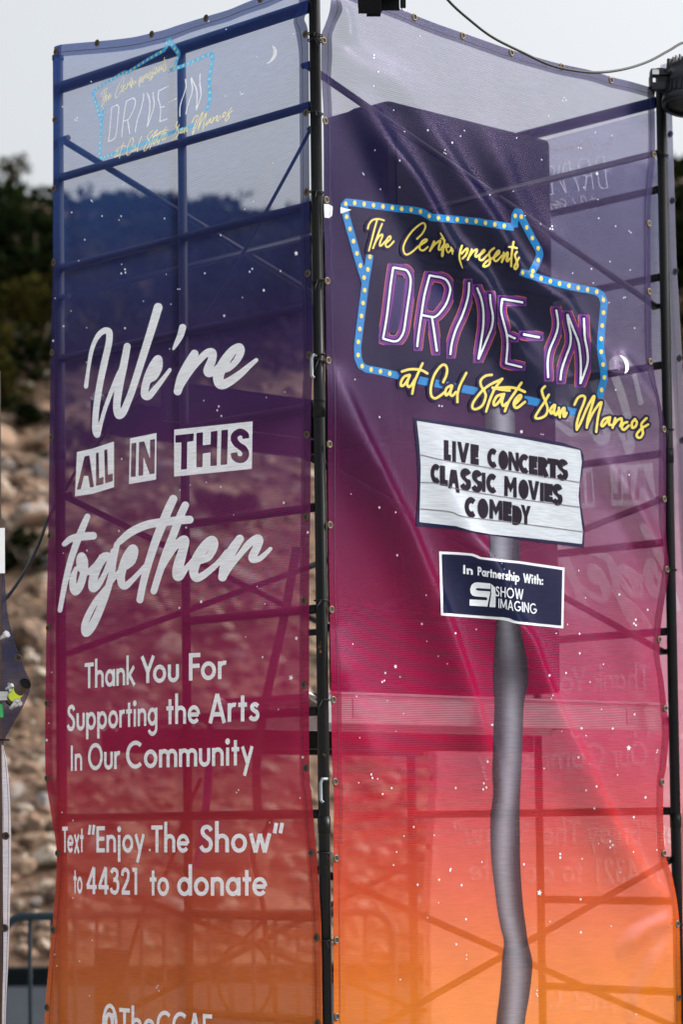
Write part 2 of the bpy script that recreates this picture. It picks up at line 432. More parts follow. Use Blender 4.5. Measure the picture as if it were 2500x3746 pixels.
def glyph(c, h=.085, xh=.66):
    """strokes, discs and width of a letter; every stroke has half width h and square ends"""
    s, dots = [], []
    b = xh / 2
    ry = b + .015 - h; bw = .30 - h * .6
    if c == 'o': s = [arc(.33, b, .33 - h, ry, 0, 360)]; w = .66
    elif c == 'n' or c == 'h':
        s = [[(h, 0), (h, xh if c == 'n' else 1.13)], arc(.29, xh - .245, .29 - h + .0, .26 - h, 165, 0) + [(.58 - h, 0)]]; w = .58
    elif c == 'u': s = [[(.56 - h, 0 if 0 else .02), (.56 - h, xh)], [(h, xh)] + arc(.28, .245, .28 - h, .26 - h, 180, 360)[0:] ]; s[0] = [(.56 - h, .2), (.56 - h, xh)]; w = .56
    elif c == 'm':
        s = [[(h, 0), (h, xh)], arc(.265, xh - .225, .265 - h, .24 - h, 165, 0) + [(.53 - h, 0)], arc(.265 + .53 - 2 * h, xh - .225, .265 - h, .24 - h, 180, 0) + [(1.06 - 3 * h, 0)]]; w = 1.06 - 2 * h
    elif c == 'r': s = [[(h, 0), (h, xh)], arc(.29, xh - .25, .29 - h, .265 - h, 170, 70)]; w = .38
    elif c in 'adpgq':
        s = [arc(.32, b, .32 - h, ry, 0, 360)]
        x = .66 - h
        if c == 'a': s.append([(x, 0), (x, xh)])
        if c == 'd': s.append([(x, 0), (x, 1.13)])
        if c == 'p': s = [arc(.34, b, .32 - h, ry, 0, 360), [(h, -.36), (h, xh)]]
        if c == 'g': s.append([(x, xh), (x, -.08)] + arc(x - .25, -.10, .25, .22, 0, -165))
        w = .66
    elif c == 'e': s = [arc(.33, b, .33 - h, ry, 0, 322, 34), [(h, b), (.66 - h * 1.0, b)]]; w = .65
    elif c == 't': s = [[(.19, 0), (.19, .92)], [(0, xh - h * .9), (.38, xh - h * .9)]]; w = .38
    elif c == 'i': s = [[(.11, 0), (.11, xh)]]; dots = [(.11, .88, .115)]; w = .22
    elif c == 'j': s = [[(.11, -.36), (.11, xh)]]; dots = [(.11, .88, .115)]; w = .22
    elif c == 'k': s = [[(h, 0), (h, 1.13)], [(h * 1.6, .30), (.50, xh + .03)], [(.20, .36), (.54, -.03)]]; w = .56
    elif c == 's':
        s = [smooth_path([(.40, .52), (.33, .575), (.24, .59), (.145, .535), (.15, .44), (.24, .37), (.34, .31), (.385, .21), (.335, .10), (.22, .07), (.11, .10), (.05, .17)], 6).tolist()]; w = .46
        s = [[(p[0], p[1] * xh / .66) for p in s[0]]]
    elif c == 'y': s = [[(.07, xh + .02), (.34, .03)], [(.55, xh + .02), (.17, -.38)]]; w = .62
    elif c == 'w': s = [[(.07, xh + .02), (.27, .0)], [(.27, 0), (.46, xh)], [(.46, xh), (.65, 0)], [(.65, 0), (.85, xh + .02)]]; w = .92
    elif c == 'x': s = [[(.05, xh + .03), (.50, -.03)], [(.50, xh + .03), (.05, -.03)]]; w = .55
    elif c == 'T': s = [[(0, 1 - h), (.60, 1 - h)], [(.30, 0), (.30, 1 - h)]]; w = .60
    elif c == 'Y': s = [[(.05, 1.03), (.34, .42)], [(.63, 1.03), (.34, .42)], [(.34, 0), (.34, .48)]]; w = .68
    elif c == 'F': s = [[(h, 0), (h, 1)], [(h, 1 - h), (.50, 1 - h)], [(h, .53), (.47, .53)]]; w = .51
    elif c == 'E': s = [[(h, 0), (h, 1)], [(h, 1 - h), (.52, 1 - h)], [(h, .52), (.49, .52)], [(h, h), (.52, h)]]; w = .53
    elif c == 'L': s = [[(h, 0), (h, 1)], [(h, h), (.48, h)]]; w = .48
    elif c == 'A': s = [[(.06, -.03), (.37, 1.0)], [(.37, 1.0), (.68, -.03)], [(.2, .28), (.54, .28)]]; w = .74
    elif c == 'I': s = [[(h, 0), (h, 1)]]; w = 2 * h
    elif c == 'O': s = [arc(.47, .5, .47 - h, .515 - h, 0, 360, 36)]; w = .94
    elif c == 'C': s = [arc(.47, .5, .47 - h, .515 - h, 48, 312, 34)]; w = .80
    elif c == 'G': s = [arc(.47, .5, .47 - h, .515 - h, 48, 350, 34), [(.50, .44), (.92 - h * .4, .44)]]; w = .92
    elif c == 'S': s = [smooth_path([(.50, .78), (.43, .885), (.31, .925), (.175, .87), (.135, .74), (.20, .62), (.33, .53), (.45, .42), (.485, .27), (.42, .125), (.29, .07), (.16, .105), (.065, .23)], 6).tolist()]; w = .57
    elif c == 'P': s = [[(h, 0), (h, 1)], [(h, 1 - h)] + [(.30, 1 - h)] + arc(.30, .70, .26 - h * .7, .30 - h, 90, -90) + [(h, .40 + h)]]; w = .55
    elif c == 'R': s = [[(h, 0), (h, 1)], [(h, 1 - h)] + [(.30, 1 - h)] + arc(.30, .70, .26 - h * .7, .30 - h, 90, -90) + [(h, .40 + h)], [(.30, .45), (.54, -.02)]]; w = .58
    elif c == 'W': s = [[(.06, 1.03), (.30, 0)], [(.30, 0), (.54, 1)], [(.54, 1), (.78, 0)], [(.78, 0), (1.02, 1.03)]]; w = 1.08
    elif c == 'H': s = [[(h, 0), (h, 1)], [(.66 - h, 0), (.66 - h, 1)], [(h, .52), (.66 - h, .52)]]; w = .66
    elif c == 'M': s = [[(h, 0), (h * 1.1 + .02, 1)], [(h + .03, 1), (.43, .12)], [(.43, .12), (.83 - h, 1)], [(.86 - h, 0), (.84 - h, 1)]]; w = .86
    elif c == 'N': s = [[(h, 0), (h, 1)], [(h, .98), (.68 - h, .02)], [(.68 - h, 0), (.68 - h, 1)]]; w = .68
    elif c == 'V': s = [[(.06, 1.03), (.34, .0)], [(.34, 0), (.62, 1.03)]]; w = .68
    elif c == '4': s = [[(.45, 0), (.45, 1)], [(.45, 1), (.06, .28)], [(0.02, .265), (.62, .265)]]; w = .62
    elif c == '3': s = [smooth_path([(.07, .80), (.15, .90), (.27, .92), (.41, .85), (.42, .70), (.34, .58), (.20, .545)], 6).tolist(), smooth_path([(.20, .545), (.36, .53), (.46, .42), (.46, .22), (.36, .09), (.22, .075), (.10, .13), (.05, .24)], 6).tolist()]; w = .56
    elif c == '2': s = [smooth_path([(.08, .70), (.12, .86), (.26, .925), (.41, .86), (.44, .70), (.38, .52), (.08, .085)], 6).tolist(), [(.04, h), (.54, h)]]; w = .56
    elif c == '1': s = [[(.24, 0), (.24, 1)], [(.03, 1 - h), (.26, 1 - h)]]; w = .40
    elif c == '"': s = [[(.05, .68), (.13, 1.05)], [(.29, .68), (.37, 1.05)]]; w = .42
    elif c == ':': dots = [(.12, .12, .115), (.12, .55, .115)]; w = .24
    elif c == '@': s = [arc(.40, .36, .40 - h * .6, .74 - h * .6, -10, 290, 36), arc(.36, .36, .20 - h * .3, .40 - h * .3, 0, 360), [(.57, .78), (.54, 0.02)]]; w = .84
    else: w = .3
    return s, dots, w

def word(fld, text, h=.085, gap=.065, xh=.66):
    """lay a word out on a field in letter space, return its length"""
    x = 0
    for i, ch in enumerate(text):
        if ch == ' ': x += .30; continue
        st, dots, gw = glyph(ch, h, xh)
        for q in st: fld.stroke([(p[0] + x, p[1]) for p in q], h, True)
        for d in dots: fld.disc(d[0] + x, d[1], d[2])
        x += gw + gap
        nx = text[i + 1] if i + 1 < len(text) else ''
        if ch == 'T' and nx in 'aeoyu': x -= .13
        if ch == 'Y' and nx in 'aeoyu': x -= .16
        if ch == 'F' and nx in 'aeoyu': x -= .07
        if ch in 'rt' and nx in 'aoe': x -= .03
    return x - gap

def word_on(name, text, cloth, mat, parent, x0, x1, b0, b1, c0, c1, lean=0., lift=.0024, h=.085, gap=.065, xh=.66):
    """a word printed between photo columns x0 and x1; b = baseline rows, c = cap heights in photo pixels at both ends"""
    tmp = Field(-.1, -.45, len(text) * 1.15 + .5, 1.3, .018)
    L_ = word(tmp, text, h, gap, xh)
    V, F = tmp.mesh()
    def fn(V):
        t = V[:, 0] / L_
        x = x0 + t * (x1 - x0); cap = c0 + t * (c1 - c0)
        return np.stack([x + lean * V[:, 1] * cap, b0 + t * (b1 - b0) - V[:, 1] * cap], 1)
    return V, F, fn

def words(name, items, cloth, mat, parent, lift=.0024, **kw):
    """several words as one printed part"""
    VV, FF, n = [], [], 0
    for it in items:
        k = dict(kw)
        if len(it) > 7: k.update(it[7])
        V, F, fn = word_on(name, it[0], cloth, mat, parent, *it[1:7], 0., **{**{}, **{q: k[q] for q in k if q in ('h', 'gap', 'xh')}})
        if 'lean' in k:
            l = k['lean']; f0 = fn
            px = f0(V); px[:, 0] += l * V[:, 1] * (it[5] + it[6]) / 2
        else: px = fn(V)
        VV.append(px); FF += [[i + n for i in f] for f in F]; n += len(V)
    return printed(name, cloth, np.vstack(VV), FF, lift, mat, parent)

# ------------------------------------------------------------------ the two banner surfaces
def polyline_field(lines):
    segs = []
    for pts, A, wl, wr in lines:
        P = smooth_path(pts, 6)
        segs.append((P, A, wl, wr))
    return segs

class Folds:
    def __init__(s): s.segs = []; s.extra = None; s.grid = None
    def add(s, pts_uz, A, wl, wr):
        s.segs.append((np.array(pts_uz, float), A, wl, wr))
    def bake(s, u0=-.3, u1=2.4, z0=-.6, z1=5.4, st=.008):
        us, zs = np.arange(u0, u1, st), np.arange(z0, z1, st)
        gu, gz = np.meshgrid(us, zs)
        s.grid = (u0, z0, st, s.raw(gu, gz))
    def __call__(s, u, z):
        u = np.asarray(u, float); z = np.asarray(z, float)
        if s.grid is None: return s.raw(u, z)
        u0, z0, st, G = s.grid
        x = np.clip((u - u0) / st, 0, G.shape[1] - 1.001); y = np.clip((z - z0) / st, 0, G.shape[0] - 1.001)
        i, j = x.astype(int), y.astype(int); a, b = x - i, y - j
        return (G[j, i] * (1 - a) + G[j, i + 1] * a) * (1 - b) + (G[j + 1, i] * (1 - a) + G[j + 1, i + 1] * a) * b
    def raw(s, u, z):
        d = np.zeros_like(u)
        for P, A, wl, wr in s.segs:
            best = np.full(u.shape, 1e9); side = np.zeros_like(u); par = np.zeros_like(u)
            n = len(P) - 1
            for i in range(n):
                a, b = P[i], P[i + 1]; e = b - a; q = e @ e
                t = np.clip(((u - a[0]) * e[0] + (z - a[1]) * e[1]) / q, 0, 1)
                dx, dz = u - a[0] - t * e[0], z - a[1] - t * e[1]
                dd = np.hypot(dx, dz); sg = e[0] * dz - e[1] * dx       # >0: right/up side of a line running down
                k = dd < best
                best = np.where(k, dd, best); side = np.where(k, sg, side); par = np.where(k, (i + t) / n, par)
            wd = np.where(side > 0, wr, wl)
            tap = np.clip(np.sin(np.pi * np.clip(par, 0, 1)) * 1.5, 0.0, 1)
            d += A * tap * np.exp(-(best / wd) ** 2 / 2) * np.where((par <= 0) | (par >= 1), 1, 1)
        if s.extra: d = d + s.extra(u, z)
        return d

foldR, foldL = Folds(), Folds()
right = Cloth(HR, -HL, .028, foldR)       # u runs from the corner to the right pole
left = Cloth(HL, -HR, .028, foldL)        # u runs from the corner to the left leg

def ridge(cl, fo, px, A, wl, wr):
    u, z = cl.uv(smooth_path(px, 5), flat=True)
    fo.add(np.stack([u, z], 1), A * (1.75 if fo is foldR else 1.3), wl, wr * (.92 if fo is foldR else 1.))

RIDGES = [
    ([(1200, 190), (1330, 399), (1409, 542), (1473, 638), (1545, 765), (1600, 877), (1648, 945), (1692, 989), (1736, 1030), (1776, 1103), (1811, 1174), (1858, 1215), (1883, 1281), (1954, 1340), (2060, 1430)], .036, .062, .050),
    ([(1450, 300), (1569, 478), (1664, 638), (1728, 741), (1783, 822), (1850, 930), (1901, 1006), (1990, 1078), (2044, 1114), (2079, 1174), (2133, 1256), (2204, 1345), (2300, 1440), (2420, 1545)], .030, .060, .050),
    ([(1720, 420), (1830, 620), (1900, 760), (1990, 880), (2080, 960)], .014, .07, .06),
    ([(1192, 1330), (1240, 1440), (1300, 1600), (1390, 1790), (1457, 1920), (1513, 2055), (1585, 2239), (1664, 2454), (1712, 2597), (1760, 2757), (1800, 2860), (1850, 2990)], .034, .075, .042),
    ([(1560, 1500), (1620, 1760), (1704, 1960), (1760, 2039), (1808, 2143), (1856, 2271), (1912, 2350), (1945, 2440), (1967, 2502), (2015, 2621), (2055, 2701), (2111, 2805), (2167, 2926), (2246, 3069), (2326, 3189), (2406, 3284), (2476, 3370)], .034, .075, .042),
    ([(2180, 1640), (2310, 1850), (2366, 1960), (2440, 2080)], .020, .05, .05),
    ([(2246, 1300), (2326, 1386), (2430, 1560)], .016, .05, .04),
    ([(2250, 1860), (2280, 2100), (2330, 2400), (2420, 2600)], .010, .08, .07),
    ([(1186, 160), (1252, 200), (1330, 250), (1440, 300), (1580, 380)], .014, .05, .05),
    ([(1240, 0), (1262, 90), (1256, 170)], .016, .025, .03),
    ([(1215, 2300), (1270, 2520), (1330, 2700), (1430, 2950)], .012, .07, .06),
    ([(2250, 3500), (2330, 3420), (2400, 3380), (2480, 3360)], .012, .03, .03),
    ([(2290, 3746), (2370, 3560), (2480, 3390)], .010, .04, .04),
]
for q in RIDGES: ridge(right, foldR, *q)
foldR.extra = lambda u, z: .004 * np.sin(2.1 * z + 3 * u) + .0025 * np.sin(7 * u - 4.3 * z + 1) + .0012 * np.sin(19 * u + 11 * z)
ridge(left, foldL, [(231, 240), (245, 420), (250, 640), (262, 900), (255, 1200)], .014, .03, .035)
ridge(left, foldL, [(280, 230), (340, 420), (420, 560), (480, 700)], .010, .06, .06)
ridge(left, foldL, [(215, 3115), (330, 3140), (520, 3115)], .008, .03, .03)
ridge(left, foldL, [(300, 3200), (330, 3420), (310, 3720)], .014, .06, .07)
ridge(left, foldL, [(1105, 20), (1080, 130), (1020, 230)], .014, .03, .03)
ridge(left, foldL, [(640, 160), (800, 90), (980, 10)], .012, .02, .03)
ridge(left, foldL, [(180, 1700), (330, 1690), (520, 1600)], .010, .05, .05)
foldL.extra = lambda u, z: .003 * np.sin(2.6 * z + 2 * u) + .002 * np.sin(6 * u + 3.1 * z + 1) + .0009 * np.sin(17 * u - 9 * z)

foldR.bake(); foldL.bake()

def edge_of(cl, px, par=1):
    """edge traced on the photograph -> u as a function of height"""
    u, z = cl.uv(px); o = np.argsort(z)
    z, u = z[o], u[o]
    return lambda q: np.interp(q, z, u)

def top_of(cl, px):
    u, z = cl.uv(px); o = np.argsort(u); u, z = u[o], z[o]
    def f(q):
        r = np.interp(q, u, z)
        r = np.where(q < u[0], z[0] + (q - u[0]) * (z[1] - z[0]) / (u[1] - u[0]), r)
        return np.where(q > u[-1], z[-1], r)
    return f

def sm2(px, n=6): return smooth_path(px, n)

ZB = .22
def banner_sheet(name, cl, ea, eb, top, nu, nz_, mat):
    """the fabric: a fine sheet between two traced edges, up to a traced top"""
    t = np.linspace(0, 1, nz_ + 1); s = np.linspace(0, 1, nu + 1)
    ztop0 = 4.6
    Z = np.zeros((nz_ + 1, nu + 1)); U = np.zeros_like(Z)
    for k in range(3):
        if k == 0: zt = np.full(nu + 1, ztop0)
        for j in range(nz_ + 1):
            zz = ZB + t[j] * (zt - ZB)
            a, b = ea(zz), eb(zz)
            U[j] = a + s * (b - a); Z[j] = zz
        zt = top(U[-1])
    P = cl.P(U.ravel(), Z.ravel())
    W = nu + 1
    fs = [(j * W + i, j * W + i + 1, (j + 1) * W + i + 1, (j + 1) * W + i) for j in range(nz_) for i in range(nu)]
    p0, p1, p2 = P[fs[0][0]], P[fs[0][1]], P[fs[0][2]]
    if np.cross(p1 - p0, p2 - p0) @ cl.n < 0: fs = [f[::-1] for f in fs]
    return from_py(name, P, fs, mat, None, True), (U, Z)

def strip(name, cl, u, z, wu, wz, lift, mat, parent, nw=3):
    """a band of cloth from points (u,z) to (u+wu, z+wz)"""
    s = np.linspace(0, 1, nw + 1)
    U = u[:, None] + np.asarray(wu)[..., None] * s; Z = z[:, None] + np.asarray(wz)[..., None] * s
    U = np.broadcast_to(U, (len(u), nw + 1)); Z = np.broadcast_to(Z, (len(u), nw + 1))
    P = cl.P(U.ravel(), Z.ravel(), lift); W = nw + 1
    fs = [(j * W + i, j * W + i + 1, (j + 1) * W + i + 1, (j + 1) * W + i) for j in range(len(u) - 1) for i in range(nw)]
    p0, p1, p2 = P[fs[0][0]], P[fs[0][1]], P[fs[0][2]]
    if np.cross(p1 - p0, p2 - p0) @ cl.n < 0: fs = [f[::-1] for f in fs]
    return from_py(name, P, fs, mat, parent, True)

def hem_and_seam(cl, ea, eb, top, U, Z, parent, wd=.05, hem='hem'):
    zz = np.linspace(ZB, 1, 2)
    for e, sgn, col in ((ea, 1, 0), (eb, -1, -1)):
        z = Z[:, col]; u = U[:, col]
        strip('hem', cl, u, z, np.full(len(u), sgn * wd), np.zeros(len(u)), .0012, M[hem], parent)
        strip('seam', cl, u + sgn * wd * .62, z, np.full(len(u), sgn * .0022), np.zeros(len(u)), .0028, M['thread'], parent, 1)
    u = U[-1]; z = Z[-1]
    strip('hem', cl, u, z, np.zeros(len(u)), np.full(len(u), -wd), .0016, M[hem], parent)
    strip('seam', cl, u, z - wd * .62, np.zeros(len(u)), np.full(len(u), -.0022), .003, M['thread'], parent, 1)

# grommet: one ring mesh shared by every eyelet
def grommet_mesh():
    bm = bmesh.new()
    prof = [(.0078, 0), (.0085, .003), (.0115, .0036), (.0142, .0015), (.0146, 0)]
    n = 20; rings = []
    for k in range(n):
        a = 2 * math.pi * k / n
        rings.append([bm.verts.new((r * math.cos(a), r * math.sin(a), h)) for r, h in prof])
    for k in range(n):
        for i in range(len(prof) - 1):
            f = bm.faces.new((rings[k][i], rings[k][i + 1], rings[(k + 1) % n][i + 1], rings[(k + 1) % n][i])); f.smooth = True
    me = bpy.data.meshes.new('grommet'); bm.normal_update(); bm.to_mesh(me); bm.free()
    me.materials.append(M['brass'])
    return me
GROM = grommet_mesh()
def hole_mesh():
    bm = bmesh.new()
    vs = [bm.verts.new((.0088 * math.cos(k * .5236), .0088 * math.sin(k * .5236), .0008)) for k in range(12)]
    bm.faces.new(vs)
    me = bpy.data.meshes.new('eyelet_hole'); bm.to_mesh(me); bm.free(); me.materials.append(M['thread']); return me
HOLE = hole_mesh()
def grommets(cl, px, parent, dark=True):
    u, z = cl.uv(px)
    P = cl.P(u, z, .0034)
    n = Vector(cl.n); x = Vector(cl.t); y = n.cross(x)
    rot = Matrix(((x.x, y.x, n.x), (x.y, y.y, n.y), (x.z, y.z, n.z))).to_4x4()
    for p in P:
        o = bpy.data.objects.new('grommet', GROM); COL.objects.link(o); o.parent = parent
        o.matrix_local = Matrix.Translation(Vector(p)) @ rot
        h = bpy.data.objects.new('eyelet_hole', HOLE); COL.objects.link(h); h.parent = o

def star_field(name, cl, pts, mat, parent, lift=.0024):
    """printed specks: (x, y, size, kind) kind 0 dot, 1 five-pointed star"""
    VV, FF = [], []
    for x, y, sz, kd in pts:
        n0 = len(VV)
        if kd:
            a0 = rnd.uniform(-.4, .4)
            VV.append((x, y))
            for k in range(10):
                r = sz * .9 if k % 2 == 0 else sz * .40
                VV.append((x + .8 * r * math.sin(a0 + k * math.pi / 5), y - r * math.cos(a0 + k * math.pi / 5)))
            FF += [(n0, n0 + 1 + k, n0 + 1 + (k + 1) % 10) for k in range(10)]
        else:
            for k in range(10): VV.append((x + .6 * sz * math.sin(k * math.pi / 5), y - .78 * sz * math.cos(k * math.pi / 5)))
            FF.append(tuple(range(n0, n0 + 10)))
    return printed(name, cl, np.array(VV, float), [list(f) for f in FF], lift, mat, parent)

def crop(ox, oy, s): return lambda pts: [(ox + p[0] / s, oy + p[1] / s) + ((p[2] / s,) if len(p) > 2 else ()) for p in pts]
def crad(ox, oy, s, r): return lambda pts: [(ox + p[0] / s, oy + p[1] / s, (p[2] if len(p) > 2 else r) / s) for p in pts]

# ------------------------------------------------------------------ ground, kerb, hillside (the setting)
def noise2(x, y, s, o=0.): return noise.noise(Vector((x / s, y / s, o)))

def hill_h(x, y):
    foot = 28.6 + .5 * noise2(x, 0, 6, 3)
    rx = np.interp(x, [-30, -6.6, -4.4, -2.5, -1.6, -.7, 1.5, 4.4, 6.7, 30], [18.0, 14.8, 14.4, 14.1, 13.9, 13.8, 14.0, 15.0, 15.4, 17.5])
    if y < foot: return 0.
    d = y - foot
    h = .575 * d + .5 * noise2(x, y, 4., 1) * min(1, d / 3) + .16 * noise2(x, y, 1.1, 5) * min(1, d / 2)
    top = rx
    if h > top - 1.5:                       # round off towards the ridge
        k = h - (top - 1.5)
        h = top - 1.5 + 1.5 * (1 - math.exp(-k / 1.5)) - max(0, k - 4) * .12
    return h

def build_setting():
    vs = [(-600, -300, 0), (600, -300, 0), (600, 900, 0), (-600, 900, 0)]
    g = from_py('ground', vs, [(0, 1, 2, 3)], M['asphalt']); g['kind'] = 'structure'
    pv = from_py('bounce_pad', [(-40, -40, .012), (40, -40, .012), (40, 19, .012), (-40, 19, .012)], [(0, 1, 2, 3)], M['bounce']); pv['kind'] = 'structure'  # unseen pale pad, added to bounce light up onto the banners
    xs = np.concatenate([np.linspace(-70, -12, 40), np.linspace(-11.5, 11.5, 94), np.linspace(12, 70, 40)])
    ys = np.concatenate([np.linspace(28.0, 62, 150), np.linspace(63, 130, 30)])
    V, F = [], []
    for y in ys:
        for x in xs: V.append((x, y, hill_h(x, y) + .004 - (.3 if y <= 28.01 else 0)))
    n = len(xs)
    for j in range(len(ys) - 1):
        for i in range(n - 1): F.append((j * n + i, j * n + i + 1, (j + 1) * n + i + 1, (j + 1) * n + i))
    mt, N, L = nmat('hillside_earth')
    out = N.new('ShaderNodeOutputMaterial'); p = N.new('ShaderNodeBsdfPrincipled'); p.inputs['Roughness'].default_value = .95
    tc = N.new('ShaderNodeTexCoord')
    n1 = N.new('ShaderNodeTexNoise'); n1.inputs['Scale'].default_value = 1.3; n1.inputs['Detail'].default_value = 8; n1.inputs['Roughness'].default_value = .65
    n2 = N.new('ShaderNodeTexNoise'); n2.inputs['Scale'].default_value = 4.5; n2.inputs['Detail'].default_value = 6
    L.new(tc.outputs['Object'], n1.inputs['Vector']); L.new(tc.outputs['Object'], n2.inputs['Vector'])
    rp = N.new('ShaderNodeValToRGB'); cr = rp.color_ramp
    cr.elements[0].position = .30; cr.elements[0].color = (.03, .018, .012, 1)
    cr.elements[1].position = .72; cr.elements[1].color = (.25, .165, .105, 1)
    e = cr.elements.new(.5); e.color = (.11, .066, .04, 1)
    L.new(n1.outputs[0], rp.inputs[0])
    c = mixc(N, L, .6, rp.outputs[0], mixc(N, L, n2.outputs[0], (.35, .30, .28), (1.5, 1.45, 1.4)), 'MULTIPLY')
    L.new(c, p.inputs['Base Color']); L.new(p.outputs[0], out.inputs[0])
    b = N.new('ShaderNodeBump'); b.inputs['Strength'].default_value = .8; b.inputs['Distance'].default_value = .12
    L.new(n2.outputs[0], b.inputs['Height']); L.new(b.outputs[0], p.inputs['Normal'])
    h = from_py('hillside', V, F, mt, None, True); h['kind'] = 'structure'
    bm = bmesh.new(); box(bm, (0, 27.85, .09), 140, .28, .2, None, .02)
    k = from_bm('kerb', bm, M['kerb']); k['kind'] = 'structure'
build_setting()

def rock_mesh(seed, name):
    bm = bmesh.new(); bmesh.ops.create_icosphere(bm, subdivisions=3, radius=1)
    r_ = random.Random(seed)
    planes = [(Vector((r_.gauss(0, 1), r_.gauss(0, 1), r_.gauss(0, 1))).normalized(), r_.uniform(.55, .85)) for _ in range(11)]
    for v in bm.verts:
        d = v.co.normalized(); k = 1.
        for n_, q in planes:
            c = d.dot(n_)
            if c > 0: k = min(k, q / c)
        v.co = d * (k + .05 * noise.noise(d * 4 + Vector((seed, 0, 0))))
    bm.normal_update()
    me = bpy.data.meshes.new(name); bm.to_mesh(me); bm.free()
    return me

def rock_mat(name, col):
    return solid(name, col, .9, 0, .35, 5, bump=.5, wear=((.24, .15, .10), 2.2, .52))
ROCKM = [rock_mat('pale_rock', (.31, .26, .205)), rock_mat('tan_rock', (.19, .13, .088)), rock_mat('grey_rock', (.18, .17, .165)), rock_mat('brown_rock', (.085, .054, .036))]

def build_rocks():
    r_ = random.Random(21)
    meshes = []
    for i in range(8):
        me = rock_mesh(i, 'boulder'); me.materials.append(ROCKM[[0, 1, 2, 3, 1, 1, 2, 3][i]]); meshes.append(me)
    lab = {0: 'pale chalky boulder lying on the rocky hillside', 1: 'tan boulder lying on the rocky hillside', 2: 'grey boulder lying on the rocky hillside', 3: 'dark brown boulder lying on the rocky hillside'}
    spots = []
    while len(spots) < 285:
        y = 29.3 + r_.random() ** 1.2 * 13.2
        half = y * .135 + .5
        x = r_.uniform(-half, half) if r_.random() < .5 else -half + r_.random() * half * .75
        sz = r_.choice([.09, .10, .12, .14, .16, .19, .22, .27, .36]) * r_.uniform(.85, 1.15)
        if all((x - a) ** 2 + (y - b) ** 2 > (.62 * (sz + c)) ** 2 for a, b, c in spots): spots.append((x, y, sz))
    for k, (x, y, sz) in enumerate(spots):
        i = r_.randrange(8); mi = [0, 1, 2, 3, 1, 1, 2, 3][i]
        o = bpy.data.objects.new('boulder', meshes[i]); COL.objects.link(o)
        o.scale = (sz * r_.uniform(.9, 1.45), sz * r_.uniform(.8, 1.2), sz * r_.uniform(.6, .95))
        o.rotation_euler = (r_.uniform(-.4, .4), r_.uniform(-.4, .4), r_.uniform(0, 6.28))
        o.location = (x, y, hill_h(x, y) + sz * .12)
        tag(o, lab[mi], 'boulder', ['pale', 'tan', 'grey', 'brown'][mi] + ' boulders on the hillside')
    # rubble: what nobody could count
    base = [rock_mesh(40 + i, 'rb') for i in range(3)]
    cos, fcs = [], []
    for me in base:
        b2 = bmesh.new(); bmesh.ops.create_icosphere(b2, subdivisions=1, radius=1)
        for v in b2.verts: v.co *= .75 + .4 * noise.noise(v.co * 1.7 + Vector((len(cos) * 9, 0, 0)))
        b2.verts.index_update()
        cos.append(np.array([v.co[:] for v in b2.verts])); fcs.append(np.array([[v.index for v in f.verts] for f in b2.faces])); b2.free()
    for mi, cnt in ((0, 2600), (1, 3000), (3, 2600)):
        VV, FF, n0 = [], [], 0
        for k in range(cnt):
            y = 29.0 + r_.random() ** 1.15 * 19; half = y * .15 + 1.5
            x = r_.uniform(-half, half); sz = .04 + .11 * r_.random() ** 2
            q = r_.randrange(3); a = r_.uniform(0, 6.28); ca, sa = math.cos(a), math.sin(a)
            c = cos[q] * np.array([sz * r_.uniform(.9, 1.5), sz, sz * .7])
            c = np.stack([c[:, 0] * ca - c[:, 1] * sa, c[:, 0] * sa + c[:, 1] * ca, c[:, 2]], 1) + np.array([x, y, hill_h(x, y) + sz * .2])
            VV.append(c); FF.append(fcs[q] + n0); n0 += len(c)
        o = from_py('rubble', np.vstack(VV), np.vstack(FF).tolist(), ROCKM[mi])
        tag(o, 'loose ' + ['pale', 'tan', '', 'brown'][mi] + ' rubble covering the rocky hillside', 'rubble', None, 'stuff')
    for me in base: bpy.data.meshes.remove(me)
build_rocks()

def leaf_mat(name, col, col2):
    mt, N, L = nmat(name)
    out = N.new('ShaderNodeOutputMaterial'); di = N.new('ShaderNodeBsdfDiffuse'); tr = N.new('ShaderNodeBsdfTranslucent')
    oi = N.new('ShaderNodeNewGeometry'); mx = N.new('ShaderNodeMixShader'); mx.inputs[0].default_value = .25
    c = mixc(N, L, oi.outputs['Random Per Island'], col, col2)
    L.new(c, di.inputs[0]); L.new(c, tr.inputs[0]); L.new(di.outputs[0], mx.inputs[1]); L.new(tr.outputs[0], mx.inputs[2]); L.new(mx.outputs[0], out.inputs[0])
    return mt
LEAF = [leaf_mat('dark_scrub_leaf', (.004, .007, .003), (.015, .022, .008)), leaf_mat('olive_scrub_leaf', (.02, .022, .006), (.05, .042, .011)), leaf_mat('dry_scrub_leaf', (.06, .04, .02), (.14, .09, .045))]

